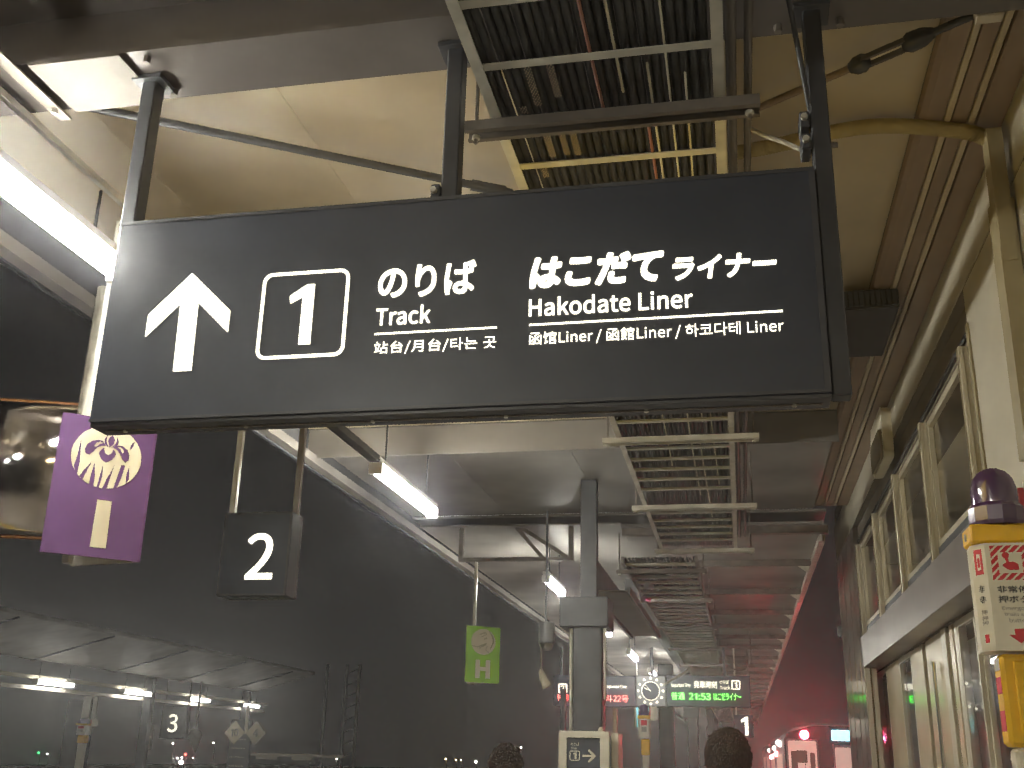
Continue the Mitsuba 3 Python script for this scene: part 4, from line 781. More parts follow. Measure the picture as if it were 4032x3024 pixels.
# ================================================================== EMERGENCY STOP BUTTON POSTS
def button_post(x, y, s, label, near=False):
    """unit seen at its front; x, y: left front corner of the white box; s: scale"""
    t = thing('emergency_button', label, 'emergency stop button', 'emergency stop button units')
    def B(nm, a, b, c, d, e, f, mat, ch=0.0):
        return add(nm, box(x + a * s, x + b * s, y + c * s, y + d * s, e, f, ch * s), mat, parent=t)
    z0, z1 = 0.34, 0.672
    # white box: prism with a bevelled left face
    plan = Polygon([(0.025, 0), (0.165, 0), (0.19, 0.05), (0.19, 0.14), (0.0, 0.14), (-0.008, 0.05)])
    m = trimesh.creation.extrude_polygon(affinity.scale(plan, s, s, origin=(0, 0)), z1 - z0, engine='earcut')
    m.apply_translation((x, y, z0))
    box_key = add('sign_box', m, 'plate_white', parent=t)
    B('yellow_collar', -0.012, 0.186, 0.0, 0.13, z1 + 0.002, z1 + 0.062, 'yellow_paint', 0.006)
    add('lamp_base', lathe([(0, 0), (0.083 * s, 0), (0.086 * s, 0.012), (0.086 * s, 0.058), (0.074 * s, 0.072), (0, 0.072)], (x + 0.088 * s, y + 0.065 * s, z1 + 0.063), 12), 'dome_purple', parent=t)
    add('lamp_dome', lathe([(0.070 * s, 0.0), (0.071 * s, 0.05), (0.062 * s, 0.085), (0.045 * s, 0.108), (0.022 * s, 0.12), (0, 0.123)], (x + 0.088 * s, y + 0.065 * s, z1 + 0.134), 28), 'dome_purple', 40, parent=t)
    yb_ = add('yellow_box', box(x + 0.035 * s, x + 0.175 * s, y + 0.02 * s, y + 0.12 * s, z0 - 0.28, z0 - 0.008, 0.012 * s), 'yellow_paint', parent=t)
    add('cover', box(x + 0.07 * s, x + 0.165 * s, y + 0.008 * s, y + 0.0195 * s, z0 - 0.24, z0 - 0.03, 0.004 * s), 'yellow_paint', parent=yb_)
    B('post', 0.05, 0.16, 0.03, 0.11, FLOOR, z0 - 0.283, 'plate_white', 0.01)
    B('side_panel', 0.19, 0.30, 0.10, 0.112, z1 - 0.02, z1 + 0.22, 'plate_white', 0.0)
    B('side_panel_edge', 0.172, 0.1895, 0.098, 0.114, z1 + 0.01, z1 + 0.20, 'red_print', 0.0)
    if not near:
        add('print', box(x + 0.04 * s, x + 0.14 * s, y - 0.002, y - 0.0005, z1 - 0.11, z1 - 0.02), 'red_print', parent=t)
        add('print', box(x + 0.05 * s, x + 0.13 * s, y - 0.002, y - 0.0005, z1 - 0.22, z1 - 0.14), 'grey_print', parent=t)
        return t
    def pr(nm, sh, mat, lift=0.0, parent=box_key):
        add(nm, prism(sh, 0.0012, (x, y - 0.0003 - lift, 0), XA, ZA), mat, parent=parent)
    # hatched square with the pressing hand
    u0, u1, w0, w1 = 0.040 * s, 0.152 * s, 0.555, 0.663
    ring = sbox(u0, w0, u1, w1).difference(sbox(u0 + 0.021, w0 + 0.021, u1 - 0.021, w1 - 0.021))
    stripes = union_all([Polygon([(u0 + k * 0.0245 - 0.12, w0), (u0 + k * 0.0245 - 0.1115, w0), (u0 + k * 0.0245 + 0.0, w1), (u0 + k * 0.0245 - 0.0085, w1)]) for k in range(-1, 12)])
    pr('hatched_frame', ring.difference(stripes), 'red_print')
    hand = union_all([Point(0.084, 0.632).buffer(0.0105), LineString([(0.084, 0.632), (0.089, 0.607)]).buffer(0.0042), Polygon([(0.081, 0.606), (0.104, 0.610), (0.117, 0.603), (0.118, 0.588), (0.09, 0.588), (0.074, 0.600)]).buffer(0.002)])
    pr('hand_symbol', hand, 'red_print')
    pr('lettering', fit('非常停止', 0.048, 0.170, 0.515, 0.537, bold=5), 'black_print')
    pr('lettering', fit('押ボタン', 0.048, 0.168, 0.484, 0.507, bold=5), 'black_print')
    pr('lettering', fit('Emergency', 0.055, 0.150, 0.458, 0.474, bold=1), 'grey_print')
    pr('lettering', fit('train stop', 0.060, 0.145, 0.441, 0.455, bold=1), 'grey_print')
    pr('lettering', fit('button', 0.072, 0.130, 0.425, 0.437, bold=1), 'grey_print')
    pr('arrow', union_all([sbox(0.084, 0.385, 0.112, 0.405), Polygon([(0.066, 0.387), (0.130, 0.387), (0.098, 0.362)])]), 'red_print')
    # prints on the bevelled left side
    a, b = np.array((x - 0.008 * s, y + 0.05 * s, 0)), np.array((x + 0.025 * s, y, 0))
    u = (b - a) / np.linalg.norm(b - a)
    W = np.linalg.norm(b - a)
    nrm = np.cross(u, ZA)
    def side(nm, sh, mat):
        add(nm, prism(sh, 0.0012, a + nrm * 0.0003, u, ZA), mat, parent=box_key)
    side('side_print', sbox(0.014, 0.575, 0.046, 0.655).difference(sbox(0.022, 0.59, 0.038, 0.64)), 'red_print')
    side('side_print', sbox(0.026, 0.598, 0.034, 0.628), 'red_print')
    for zc, hh in ((0.530, 0.022), (0.497, 0.022), (0.458, 0.016), (0.440, 0.014), (0.425, 0.012)):
        side('side_lettering', fit('非' if hh > 0.02 else '押', 0.018, 0.042, zc - hh / 2, zc + hh / 2, bold=1), 'black_print' if hh > 0.02 else 'grey_print')
    side('side_print', sbox(0.022, 0.365, 0.038, 0.39), 'red_print')
    c = add('collar_screw', cyl((x - 0.0125, y + 0.07, z1 + 0.03), (x - 0.016, y + 0.07, z1 + 0.03), 0.012, 14), 'cream_dark', parent=t)
    add('sticker', box(x + 0.0335, x + 0.0348, y + 0.035, y + 0.10, z0 - 0.055, z0 - 0.02), 'plate_white', parent=yb_)
    add('sticker', box(x + 0.0335, x + 0.0348, y + 0.035, y + 0.10, z0 - 0.125, z0 - 0.075), 'red_print', parent=yb_)
    add('sticker', box(x + 0.0335, x + 0.0348, y + 0.035, y + 0.10, z0 - 0.235, z0 - 0.175), 'red_print', parent=yb_)
    return t
button_post(0.752, 3.6, 1.0, 'tall yellow and white emergency button unit with purple dome lamp at the right edge', near=True)
button_post(-1.80, 20.0, 1.1, 'small far emergency button unit in front of the turquoise board')

# ================================================================== STATION OFFICE BUILDING ON THE RIGHT
of = thing('station_office', 'station office wall with upper windows, grey metal band and sliding glass doors on the right', 'building')
xw, ye, yn = 1.20, 13.35, -12.0
add('upper_wall', box(xw, xw + 0.25, yn, ye, 2.31, 2.70), 'wall_paint', parent=of)
add('overhang', box(xw + 0.25, xw + 0.6, yn, ye, 2.30, 2.45), 'wall_brown', parent=of)
add('overhang_soffit', box(xw + 0.004, xw + 0.25, yn, ye, 2.296, 2.308), 'wall_brown', parent=of)
add('drip_edge', box(xw + 0.10, xw + 0.118, 5.34, ye, 2.255, 2.295), 'fascia_metal', parent=of)
add('lintel', box(xw + 0.052, xw + 0.3, 5.34, 11.33, 2.10, 2.295), 'wall_brown', parent=of)
add('head_rail', box(xw + 0.036, xw + 0.051, 5.34, 11.3, 2.12, 2.15), 'dark_gap', parent=of)
add('near_wall', box(xw, xw + 0.25, yn, 5.34, FLOOR, 2.295), 'wall_paint', parent=of)
add('corner_trim', box(xw - 0.012, xw - 0.001, 5.30, 5.345, 0.9, 2.10, 0.002), 'trunking', parent=of)
add('end_cladding', box(xw, xw + 0.25, 11.34, ye, 0.90, 2.295), 'cladding_metal', parent=of)
add('end_cladding', box(xw, xw + 0.118, 11.345, ye, FLOOR, 0.899), 'cladding_metal', parent=of)
for yc in (11.6, 12.05, 12.6, 13.1):
    add('cladding_seam', box(xw - 0.004, xw - 0.0005, yc, yc + 0.02, FLOOR, 2.29), 'cladding_metal', parent=of)
add('metal_band', box(xw, xw + 0.18, 5.345, 11.335, 0.90, 1.195, 0.003), 'fascia_metal', parent=of)
add('sill', box(xw + 0.05, xw + 0.3, 5.345, 11.3, 1.197, 1.285), 'steel_dark', parent=of)
mull = [11.25, 9.78, 8.40, 7.04, 5.66]
for k, ym in enumerate(mull):
    mu = add('mullion', join(box(xw + 0.005, xw + 0.03, ym - 0.03, ym + 0.03, 1.199, 2.10, 0.003), box(xw + 0.03, xw + 0.053, ym - 0.018, ym + 0.018, 1.199, 2.10)), 'frame_cream', parent=of)
    add('mullion_strip', box(xw + 0.001, xw + 0.0045, ym - 0.004, ym + 0.004, 1.21, 2.09), 'trunking', parent=mu)
for k in range(len(mull) - 1):
    ya, yb = mull[k + 1] + 0.02, mull[k] - 0.02
    w = add('window', join(box(xw + 0.055, xw + 0.085, ya, ya + 0.05, 1.29, 2.095), box(xw + 0.055, xw + 0.085, yb - 0.05, yb, 1.29, 2.095), box(xw + 0.055, xw + 0.085, ya + 0.05, yb - 0.05, 2.05, 2.095), box(xw + 0.055, xw + 0.085, ya + 0.05, yb - 0.05, 1.29, 1.325)), 'frame_cream', parent=of)
    add('pane', prism(sbox(-(yb - 0.05), 1.325, -(ya + 0.05), 2.05), 0.0001, (xw + 0.066, 0, 0), -YA, ZA), 'window_glass', parent=w)
# doors
xd = 1.38
def door_part(nm, ya, yb, mat, dx=0.0, z1=0.885, depth=0.06, parent=of):
    return add(nm, box(xd + dx, xd + dx + depth, ya, yb, FLOOR, z1, 0.004), mat, parent=parent)
add('door_soffit', box(xw + 0.181, xd + 0.3, 5.345, 12.975, 0.89, 0.92), 'wall_brown', parent=of)
for xa, xb in ((0.004, 0.052), (0.070, 0.116)):
    add('jamb', box(xw + xa, xw + xb, 11.296, 11.343, FLOOR, 0.895, 0.003), 'frame_cream', parent=of)
add('jamb_recess', box(xw + 0.053, xw + 0.069, 11.325, 11.343, FLOOR, 0.895), 'trunking', parent=of)
door_part('jamb', 11.90, 12.9, 'frame_cream')
def glass_leaf(ya, yb, dx=0.0):
    k = add('glass_door', join(box(xd + dx, xd + dx + 0.03, ya, ya + 0.035, FLOOR, 0.885), box(xd + dx, xd + dx + 0.03, yb - 0.035, yb, FLOOR, 0.885), box(xd + dx, xd + dx + 0.03, ya + 0.035, yb - 0.035, 0.84, 0.885)), 'frame_cream', parent=of)
    add('pane', prism(sbox(-(yb - 0.035), FLOOR, -(ya + 0.035), 0.84), 0.0001, (xd + dx + 0.004, 0, 0), -YA, ZA), 'window_glass', parent=k)
    return k
glass_leaf(11.10, 11.88)
door_part('solid_leaf', 10.20, 11.08, 'door_cream', 0.0)
glass_leaf(9.49, 10.19)
door_part('solid_leaf', 8.88, 9.48, 'door_cream', 0.0)
door_part('door_gap', 8.725, 8.875, 'dark_gap', 0.03, z1=0.88)
lf = door_part('solid_leaf', 7.97, 8.72, 'door_cream', 0.0)
add('handle', cyl((xd - 0.03, 8.26, -0.4), (xd - 0.03, 8.26, 0.70), 0.012, 10), 'chrome', True, parent=lf)
for ya, yb, mat, dx in ((7.80, 7.96, 'frame_cream', -0.012), (7.70, 7.79, 'trunking', 0.01), (7.56, 7.69, 'door_cream', -0.006), (7.44, 7.55, 'frame_cream', 0.0)):
    door_part('jamb', ya, yb, mat, dx)
glass_leaf(6.88, 7.43)
glass_leaf(6.10, 6.86, 0.02)
glass_leaf(5.36, 6.08)
# room behind the glass
add('room_back', box(4.2, 4.3, 5.0, 13.3, FLOOR, 2.29), 'curtain', parent=of)
add('room_end', box(1.46, 4.2, 13.0, 13.1, FLOOR, 2.29), 'curtain', parent=of)
add('room_near_end', box(1.46, 4.2, 5.2, 5.3, FLOOR, 2.29), 'curtain', parent=of)
add('room_ceiling', box(1.5, 4.2, 5.3, 13.0, 2.2, 2.25), 'plate_white', parent=of)
add('room_floor', box(1.46, 4.2, 5.3, 13.0, FLOOR - 0.02, FLOOR + 0.01), 'platform_floor', parent=of)
add('partition', box(2.4, 2.48, 5.3, 12.9, FLOOR + 0.02, 1.75), 'curtain', parent=of)
rl = lamp(3.0, 7.0, 8.2, 2.05, 'ceiling lamp inside the station office', None, ROOM, up=2.2)
add('roof_edge', box(xw + 0.02, 4.3, yn, ye, 2.71, 2.9), 'wall_brown', parent=of)
# sensor box on the upper wall
se = thing('wall_sensor', 'cream rounded sensor box mounted high on the office wall', 'sensor')
add('body', prism(rrect(-8.82, -8.08, 2.17, 2.56, 0.05).intersection(Polygon([(-9, 2.3), (-8.7, 2.6), (-8, 2.6), (-8, 2.1), (-8.7, 2.1)])), 0.07, (xw - 0.0005, 0, 0), -YA, ZA), 'cream', parent=se)
add('lower_lens', prism(rrect(-8.72, -8.12, 2.18, 2.40, 0.05), 0.02, (xw - 0.072, 0, 0), -YA, ZA), 'trunking', parent=se)
# trunking and flexible tube
tk = thing('wall_trunking', 'brown square trunking running down the office wall at the right edge', 'trunking')
add('upper_run', bar((1.135, 4.21, 2.52), (1.15, 4.29, 1.95), 0.06, 0.09), 'trunking', parent=tk)
add('lower_run', bar((1.15, 4.28, 2.22), (1.17, 4.40, 1.15), 0.075, 0.12), 'trunking', parent=tk)
ft = thing('flexible_tube', 'ribbed yellowish flexible tube arching under the ceiling to the office wall', 'tube')
P0 = np.array([(0.09, 4.26, 2.555), (0.42, 4.215, 2.575), (0.69, 4.185, 2.58), (0.97, 4.22, 2.555), (1.08, 4.24, 2.535), (1.135, 4.24, 2.50)])
tt = np.linspace(0, 1, 361)
from scipy.interpolate import CubicSpline
cs = CubicSpline(np.linspace(0, 1, len(P0)), P0)
add('hose', tube(cs(tt), 0.032 + 0.0018 * (np.arange(361) % 3 == 0), 14), 'flex_tube', 25, parent=ft)
add('end_collar', tube([cs(0.985), cs(1.0), cs(1.0) + (0.012, 0, -0.02)], 0.04, 14), 'trunking', 30, parent=ft)
# dark box under the ribs
bx = thing('ceiling_box', 'dark square unit hanging under the ribbed soffit right of the sign', 'ceiling unit')
add('case', box(0.67, 0.985, 5.92, 6.72, 2.46, 2.58, 0.008), 'dark_gap', parent=bx)
add('front_grille', join(*[box(0.68 + 0.03 * k, 0.70 + 0.03 * k, 5.905, 5.9195, 2.475, 2.57) for k in range(10)]), 'steel_dark', parent=bx)

# ================================================================== TRAIN
tn = thing('train', 'stainless steel train with red tail lamp and lit cyan destination display beside the far platform', 'train')
xc, hw, yf = 2.66, 1.45, 35.0
prof = [(-hw, FLOOR - 0.7), (-hw, 0.66), (-hw + 0.10, 0.86), (-hw + 0.32, 1.0), (-0.6, 1.12), (0.6, 1.12), (hw - 0.32, 1.0), (hw - 0.10, 0.86), (hw, 0.66), (hw, FLOOR - 0.7)]
body = prism(Polygon(prof), 40.0, (xc, yf + 40, 0), XA, ZA)
add('body', body, 'train_steel', parent=tn)
add('front_mask', prism(Polygon([(-hw + 0.02, FLOOR - 0.5), (-hw + 0.02, 0.66), (-hw + 0.15, 0.86), (-0.6, 1.06), (0.6, 1.06), (hw - 0.15, 0.86), (hw - 0.02, 0.66), (hw - 0.02, FLOOR - 0.5)]), 0.05, (xc, yf - 0.001, 0), XA, ZA), 'train_black', parent=tn)
WIN = (0.20, 0.12, 0.10)
for a, b, c, d, nm in ((-1.33, -0.50, -0.62, 0.63, 'cab_window'), (0.02, 0.50, -0.9, 0.46, 'gangway_window'), (0.66, 1.33, -0.62, 0.63, 'cab_window')):
    add(nm, prism(rrect(xc + a, xc + b, c, d, 0.06), 0.02, (0, yf - 0.052, 0), XA, ZA), 'plate_white', emit=WIN, parent=tn, weight=0.1)
    add('window_surround', prism(rrect(xc + a - 0.05, xc + b + 0.05, c - 0.05, d + 0.05, 0.08).difference(rrect(xc + a, xc + b, c, d, 0.06)), 0.03, (0, yf - 0.052, 0), XA, ZA), 'grey_plastic', parent=tn)
for a in (-0.92, 0.96):
    add('wiper', bar((xc + a, yf - 0.08, -0.55), (xc + a + 0.12, yf - 0.08, 0.25), 0.012, 0.02), 'train_black', parent=tn)
for a, w in ((-1.25, 0.18), (-0.70, 0.14), (0.85, 0.2)):
    add('cab_detail', prism(rrect(xc + a, xc + a + w, -0.6, 0.15 + w, 0.03), 0.004, (0, yf - 0.073, 0), XA, ZA), 'ceiling_rib_paint', parent=tn)
add('front_step', box(xc - 1.3, xc + 1.3, yf - 0.12, yf - 0.06, -1.2, -1.05), 'train_steel', parent=tn)
for a in (-0.03, 0.53):
    add('gangway_rail', box(xc + a, xc + a + 0.03, yf - 0.09, yf - 0.055, -1.0, 0.55), 'train_steel', parent=tn)
add('blind', prism(rrect(xc - 1.1, xc - 0.78, 0.0, 0.35, 0.04), 0.004, (0, yf - 0.073, 0), XA, ZA), 'ceiling_rib_paint', parent=tn)
add('destination_display', prism(rrect(xc - 0.05, xc + 0.52, 0.64, 0.955, 0.04), 0.03, (0, yf - 0.052, 0), XA, ZA), 'plate_white', emit=(0.25, 0.95, 1.1), parent=tn, weight=0.3)
add('tail_lamp', prism(Point(xc - 0.83, 0.80).buffer(0.13), 0.04, (0, yf - 0.052, 0), XA, ZA), 'plate_white', emit=TAIL, parent=tn, weight=1.0)
for k in range(4):
    add('side_window', box(xc - hw - 0.012, xc - hw - 0.001, 36.5 + 9 * k, 42.5 + 9 * k, -0.65, 0.25), 'plate_white', emit=scaled(WIN, 0.6), parent=tn, weight=0.1)
for y, z, c in ((37.5, 0.56, (2.2, 2.2, 2.0)), (39.0, 0.62, (1.2, 1.2, 1.1)), (41.5, 0.28, (9, 1.6, 1.6)), (46.5, 0.22, (9, 1.6, 1.6)), (49.5, 0.20, (9, 1.6, 1.6)), (44, 0.5, (1.3, 1.2, 1.1)), (53, 0.5, (1.2, 1.1, 1.0))):
    add('side_lamp', ball((xc - hw - 0.03, y, z), 0.10, 2), 'plate_white', emit=c, parent=tn, weight=0.1)
bs = thing('buffer_stop', 'track end buffer stop with an unseen red lamp past the office corner, hood shaped to steer its light', 'buffer stop')
add('frame', join(box(1.5, 3.6, 17.3, 17.6, -0.75, -0.45, 0.02), box(1.7, 1.9, 17.3, 17.6, FLOOR - 1.0, -0.75), box(3.2, 3.4, 17.3, 17.6, FLOOR - 1.0, -0.75)), 'red_print', parent=bs)
add('lamp_post', cyl((1.72, 17.45, -0.45), (1.72, 17.45, 0.32), 0.03, 8), 'steel_dark', parent=bs)
add('aiming_hood', join(box(1.60, 1.84, 16.6, 17.62, 0.50, 0.52), box(1.60, 1.615, 17.45, 17.62, 0.27, 0.50), box(1.825, 1.84, 17.32, 17.62, 0.27, 0.50), box(1.615, 1.825, 17.60, 17.62, 0.27, 0.50), box(1.60, 1.84, 17.32, 17.62, 0.25, 0.27)), 'steel_dark', parent=bs)  # hood shaped to keep the red light low and off the canopy
add('red_lamp', ball((1.72, 17.50, 0.385), 0.07, 2), 'plate_white', emit=RED, parent=bs, weight=1.0)
sn = thing('track_signal', 'unseen small red signal on a thin mast past the office corner, put in to redden the far eave', 'signal')
add('mast', cyl((1.62, 17.1, FLOOR - 1.0), (1.62, 17.1, 1.799), 0.03, 8), 'steel_dark', parent=sn)
add('aiming_cup', lathe([(0.0, 1.80), (0.13, 1.80), (0.13, 1.955), (0.122, 1.955), (0.122, 1.81), (0.0, 1.81)], (1.60, 17.1, 0), 20), 'steel_dark', parent=sn)  # cup shaped so the red light only goes upward to the eave
add('red_light', ball((1.60, 17.1, 1.92), 0.05, 2), 'plate_white', emit=SIGNAL, parent=sn, weight=1.0)
s3 = thing('far_signal', 'red signal light on a mast behind the near column, mirrored in the office glass', 'signal')
add('mast', cyl((-5.35, 40.1, FLOOR - 1.0), (-5.35, 40.1, 1.0), 0.05, 8), 'steel_dark', parent=s3)
add('red_light', ball((-5.35, 40.0, 0.92), 0.14, 2), 'plate_white', emit=(9, 0.35, 0.4), parent=s3, weight=0.1)
for xr in (1.95, 3.02):
    tag(add('rail', box(xr, xr + 0.07, 17.7, 140, FLOOR - 1.0, FLOOR - 0.85), 'rail_steel'), 'steel rail of the track beside the office' if xr < 2.5 else 'second steel rail of the track beside the office', 'rail')
# ================================================================== THE OPPOSITE PLATFORM, far left
fx = -25.5
tag(add('far_platform', box(-31, -20.5, 8, 75, FLOOR - 0.9, FLOOR), 'platform_floor'), 'opposite platform across the tracks', kind='structure')
fc = thing('far_canopy', 'dark canopy of the opposite platform with a row of lit lamps', 'canopy')
sec = [(-29.0, 3.6), (-25.6, 2.95), (-22.3, 3.85), (-22.3, 4.0), (-25.6, 3.15), (-29.0, 3.75)]
sm = trimesh.creation.extrude_polygon(Polygon(sec), 46, engine='earcut')
sm.apply_transform(np.array([[1, 0, 0, 0], [0, 0, -1, 56], [0, 1, 0, 0], [0, 0, 0, 1.0]]))
add('roof', sm, 'deck_shade_grey', parent=fc)
for k in range(8):
    y = 14 + k * 5.6
    add('rafter', bar((-25.6, y, 2.93), (-22.4, y, 3.80), 0.05, 0.06), 'steel_dark', parent=fc)
    add('rafter', bar((-25.6, y, 2.93), (-28.9, y, 3.55), 0.05, 0.06), 'steel_dark', parent=fc)
for dx, z in ((-0.30, 2.36), (-0.42, 1.98)):
    add('light_rail', box(fx + dx - 0.06, fx + dx + 0.06, 12, 58, z - 0.07, z + 0.07), 'cream', parent=fc)
for y in (45.0, 55.0):
    add('column', box(-25.9, -25.5, y, y + 0.35, FLOOR, 2.9, 0.02), 'steel_dark', parent=fc)
FAR = ['leftmost lit lamp of the opposite platform row', 'second lit lamp of the opposite platform row', 'third lit lamp of the opposite platform row, right of the 3 sign', 'rightmost lit lamp of the opposite platform row, above the diamond signs']
for k, (ya, yb) in enumerate(((36.6, 38.9), (42.6, 44.8), (48.4, 50.4), (54.2, 56.2), (30.6, 32.8), (24.6, 26.8))):
    lamp(fx, ya, yb, 2.20, FAR[k] if k < 4 else 'lamp of the opposite platform row outside the left edge', 'lamps of the opposite platform' if k < 4 else 'opposite platform lamps outside the photo', scaled((1, 0.98, 0.9), 10.0), w=0.13, up=2.9)
number_sign('far hanging number sign with a white 3 under the opposite canopy', '3', -25.7, -24.5, 46.5, 0.35, 1.75, 0.4, 0.72, -25.12, 1.02, (-25.7, -24.55), 2.9, mat='sign_edge', emit=scaled(LETTER, 1.0))
sq = thing('square_sign', 'pinkish square sign hanging left of the 3 sign', 'sign')
add('board', box(-26.9, -26.3, 47.0, 47.05, -0.15, 0.95), 'galvanised_worn_dim', parent=sq)
add('mark', box(-26.85, -26.35, 46.99, 46.998, 0.35, 0.45), 'cream', parent=sq)
add('hanger', cyl((-26.6, 47.02, 0.95), (-26.6, 47.02, 2.9), 0.03, 6), 'steel_dark', parent=sq)
dd = thing('diamond_sign', 'pinkish round and pointed sign hanging right of the 3 sign', 'sign')
add('board', prism(union_all([Point(-24.2, 0.5).buffer(0.32), Polygon([(-24.5, 0.4), (-23.9, 0.4), (-24.1, -0.25)])]), 0.04, (0, 47, 0), XA, ZA), 'galvanised_worn_dim', parent=dd)
add('hanger', cyl((-24.2, 47.02, 0.8), (-24.2, 47.02, 2.9), 0.05, 6), 'galvanised_worn_dim', parent=dd)
for lab, ch, dxx in (('pale yellow diamond board with number 10 under the far lamp, left one of the pair', '10', -0.55), ('pale yellow diamond board with number 4 under the far lamp, right one of the pair', '4', 0.55)):
    t = thing('diamond_sign', lab, 'sign')
    x, y, z = -23.55 + dxx, 50.8, 0.74
    add('board', prism(Polygon([(x - 0.52, z), (x, z + 0.55), (x + 0.52, z), (x, z - 0.55)]), 0.04, (0, y, 0), XA, ZA), 'cable_white', parent=t)
    add('number', prism(fit(ch, x - 0.2 if ch == '10' else x - 0.13, x + 0.2 if ch == '10' else x + 0.13, z - 0.18, z + 0.18, bold=4), 0.01, (0, y - 0.041, 0), XA, ZA), 'black_print', parent=t)
tag(add('sign_post', join(box(-23.62, -23.48, 50.8, 50.86, 0.95, 2.0), box(-23.62, -23.48, 50.85, 50.9, 0.70, 0.95)), 'plate_white'), 'white post between the two diamond boards', 'post')
# column with emergency unit, left
cl_ = thing('far_column', 'grey column of the opposite platform behind a small yellow button unit', 'column')
add('shaft', box(-24.6, -23.7, 37.5, 37.9, FLOOR, 1.6), 'steel_dark', parent=cl_)
add('upper_plate', box(-23.85, -23.55, 37.3, 37.4, 0.6, 1.7), 'galvanised', parent=cl_)
add('upper_plate', box(-23.45, -23.30, 37.3, 37.4, 0.6, 1.7), 'galvanised', parent=cl_)
button_post(-23.75, 36.9, 2.4, 'tiny emergency button unit on the opposite platform, far left')
lt = thing('lattice_pillar', 'grey pillar with ladder rungs right of the far lamps', 'pillar')
add('plate', box(-25.4, -24.3, 53.0, 53.2, FLOOR, 1.4), 'grey_plastic', parent=lt)
for k in range(5):
    add('rung', box(-25.3, -24.5, 52.96, 52.99, 0.0 - 0.42 * k + 0.42, 0.045 - 0.42 * k + 0.42), 'galvanised', parent=lt)
ms = thing('lattice_mast', 'tall lattice mast of two uprights right of the far lamps', 'mast')
for xm in (-21.7, -20.6, -19.9):
    add('upright', box(xm, xm + 0.14, 56, 56.14, FLOOR, 4.4), 'galvanised_worn_dim' if xm > -20 else 'grey_plastic', parent=ms)
for k in range(10):
    add('cross_bar', bar((-20.53, 56.07, -1.5 + 0.6 * k), (-19.83, 56.07, -1.2 + 0.6 * k), 0.05, 0.05), 'grey_plastic', parent=ms)
tag(add('signal_beam', join(box(-21.9, -17.5, 48, 48.2, -0.28, -0.16), box(-21.6, -20.6, 47.97, 47.995, -0.42, -0.29), box(-19.9, -18.9, 47.97, 47.995, -0.42, -0.29)), 'plate_white'), 'low white beam at the bottom edge between pillar and mast', 'beam')

# ================================================================== DISTANT LIGHTS
def dist(name, label, cat, group, x, y, z, r, c, post=True):
    t = thing(name, label, cat, group)
    add('lamp_head', ball((x, y, z), r, 1), 'plate_white', emit=c, parent=t, weight=0.02)
    if post:
        add('post', cyl((x, y + 0.4, FLOOR - 1.0), (x, y + 0.4, z - r), 0.03, 6), 'steel_dark', parent=t)
DIST_WHITE = [
    (-87.12, 130.0, -1.2, 0.13, (14, 14, 12.5)),
    (-82.0, 130.0, -1.2, 0.13, (14, 14, 12.5)),
    (-69.87, 130.0, 0.45, 0.13, (14, 14, 12.5)),
    (-64.38, 130.0, 0.62, 0.13, (14, 14, 12.5)),
    (-69.57, 130.0, -1.29, 0.06, (14, 14, 12.5)),
    (-68.95, 131.0, -1.22, 0.13, (14, 14, 12.5)),
    (-68.5, 129.0, -1.27, 0.13, (14, 14, 12.5)),
    (-66.9, 130.0, -1.18, 0.09, (14, 14, 12.5)),
    (-67.38, 128.0, -1.73, 0.3, (14, 14, 12.5)),
    (-48.12, 130.0, -0.89, 0.11, (14, 14, 12.5)),
    (-34.49, 130.0, -0.57, 0.13, (16, 13, 6)),
    (-33.53, 131.0, -0.65, 0.11, (16, 11, 4)),
    (-32.4, 129.0, -0.62, 0.11, (16, 13, 6)),
    (-30.83, 130.0, -0.79, 0.17, (14, 14, 12.5)),
    (-27.25, 128.0, 0.93, 0.09, (14, 14, 12.5)),
    (-26.48, 130.0, 1.05, 0.09, (14, 14, 12.5)),
    (-25.65, 131.0, 0.92, 0.13, (14, 14, 12.5)),
    (-47.54, 130.0, -0.03, 0.06, (14, 14, 12.5)),
    (-51.65, 130.0, -0.5, 0.06, (14, 14, 12.5)),
]
DIST_COL = [
    (-68.0, 130.0, -0.82, 0.17, (18, 0.8, 0.6), 'tiny distant red signal light among white lamps', 'signal'),
    (-88.4, 130.0, -1.1, 0.17, (0.2, 4, 1.2), 'tiny distant green signal light at the lower left', 'signal'),
]
for x, y, z, r, c in DIST_WHITE:
    dist('street_lamp', 'tiny distant street lamp shining in the dark town', 'street lamp', 'distant street lamps', x, y, z, r, c)
for x, y, z, r, c, lab, cat in DIST_COL:
    dist('signal_lamp', lab, cat, None, x, y, z, r, c)

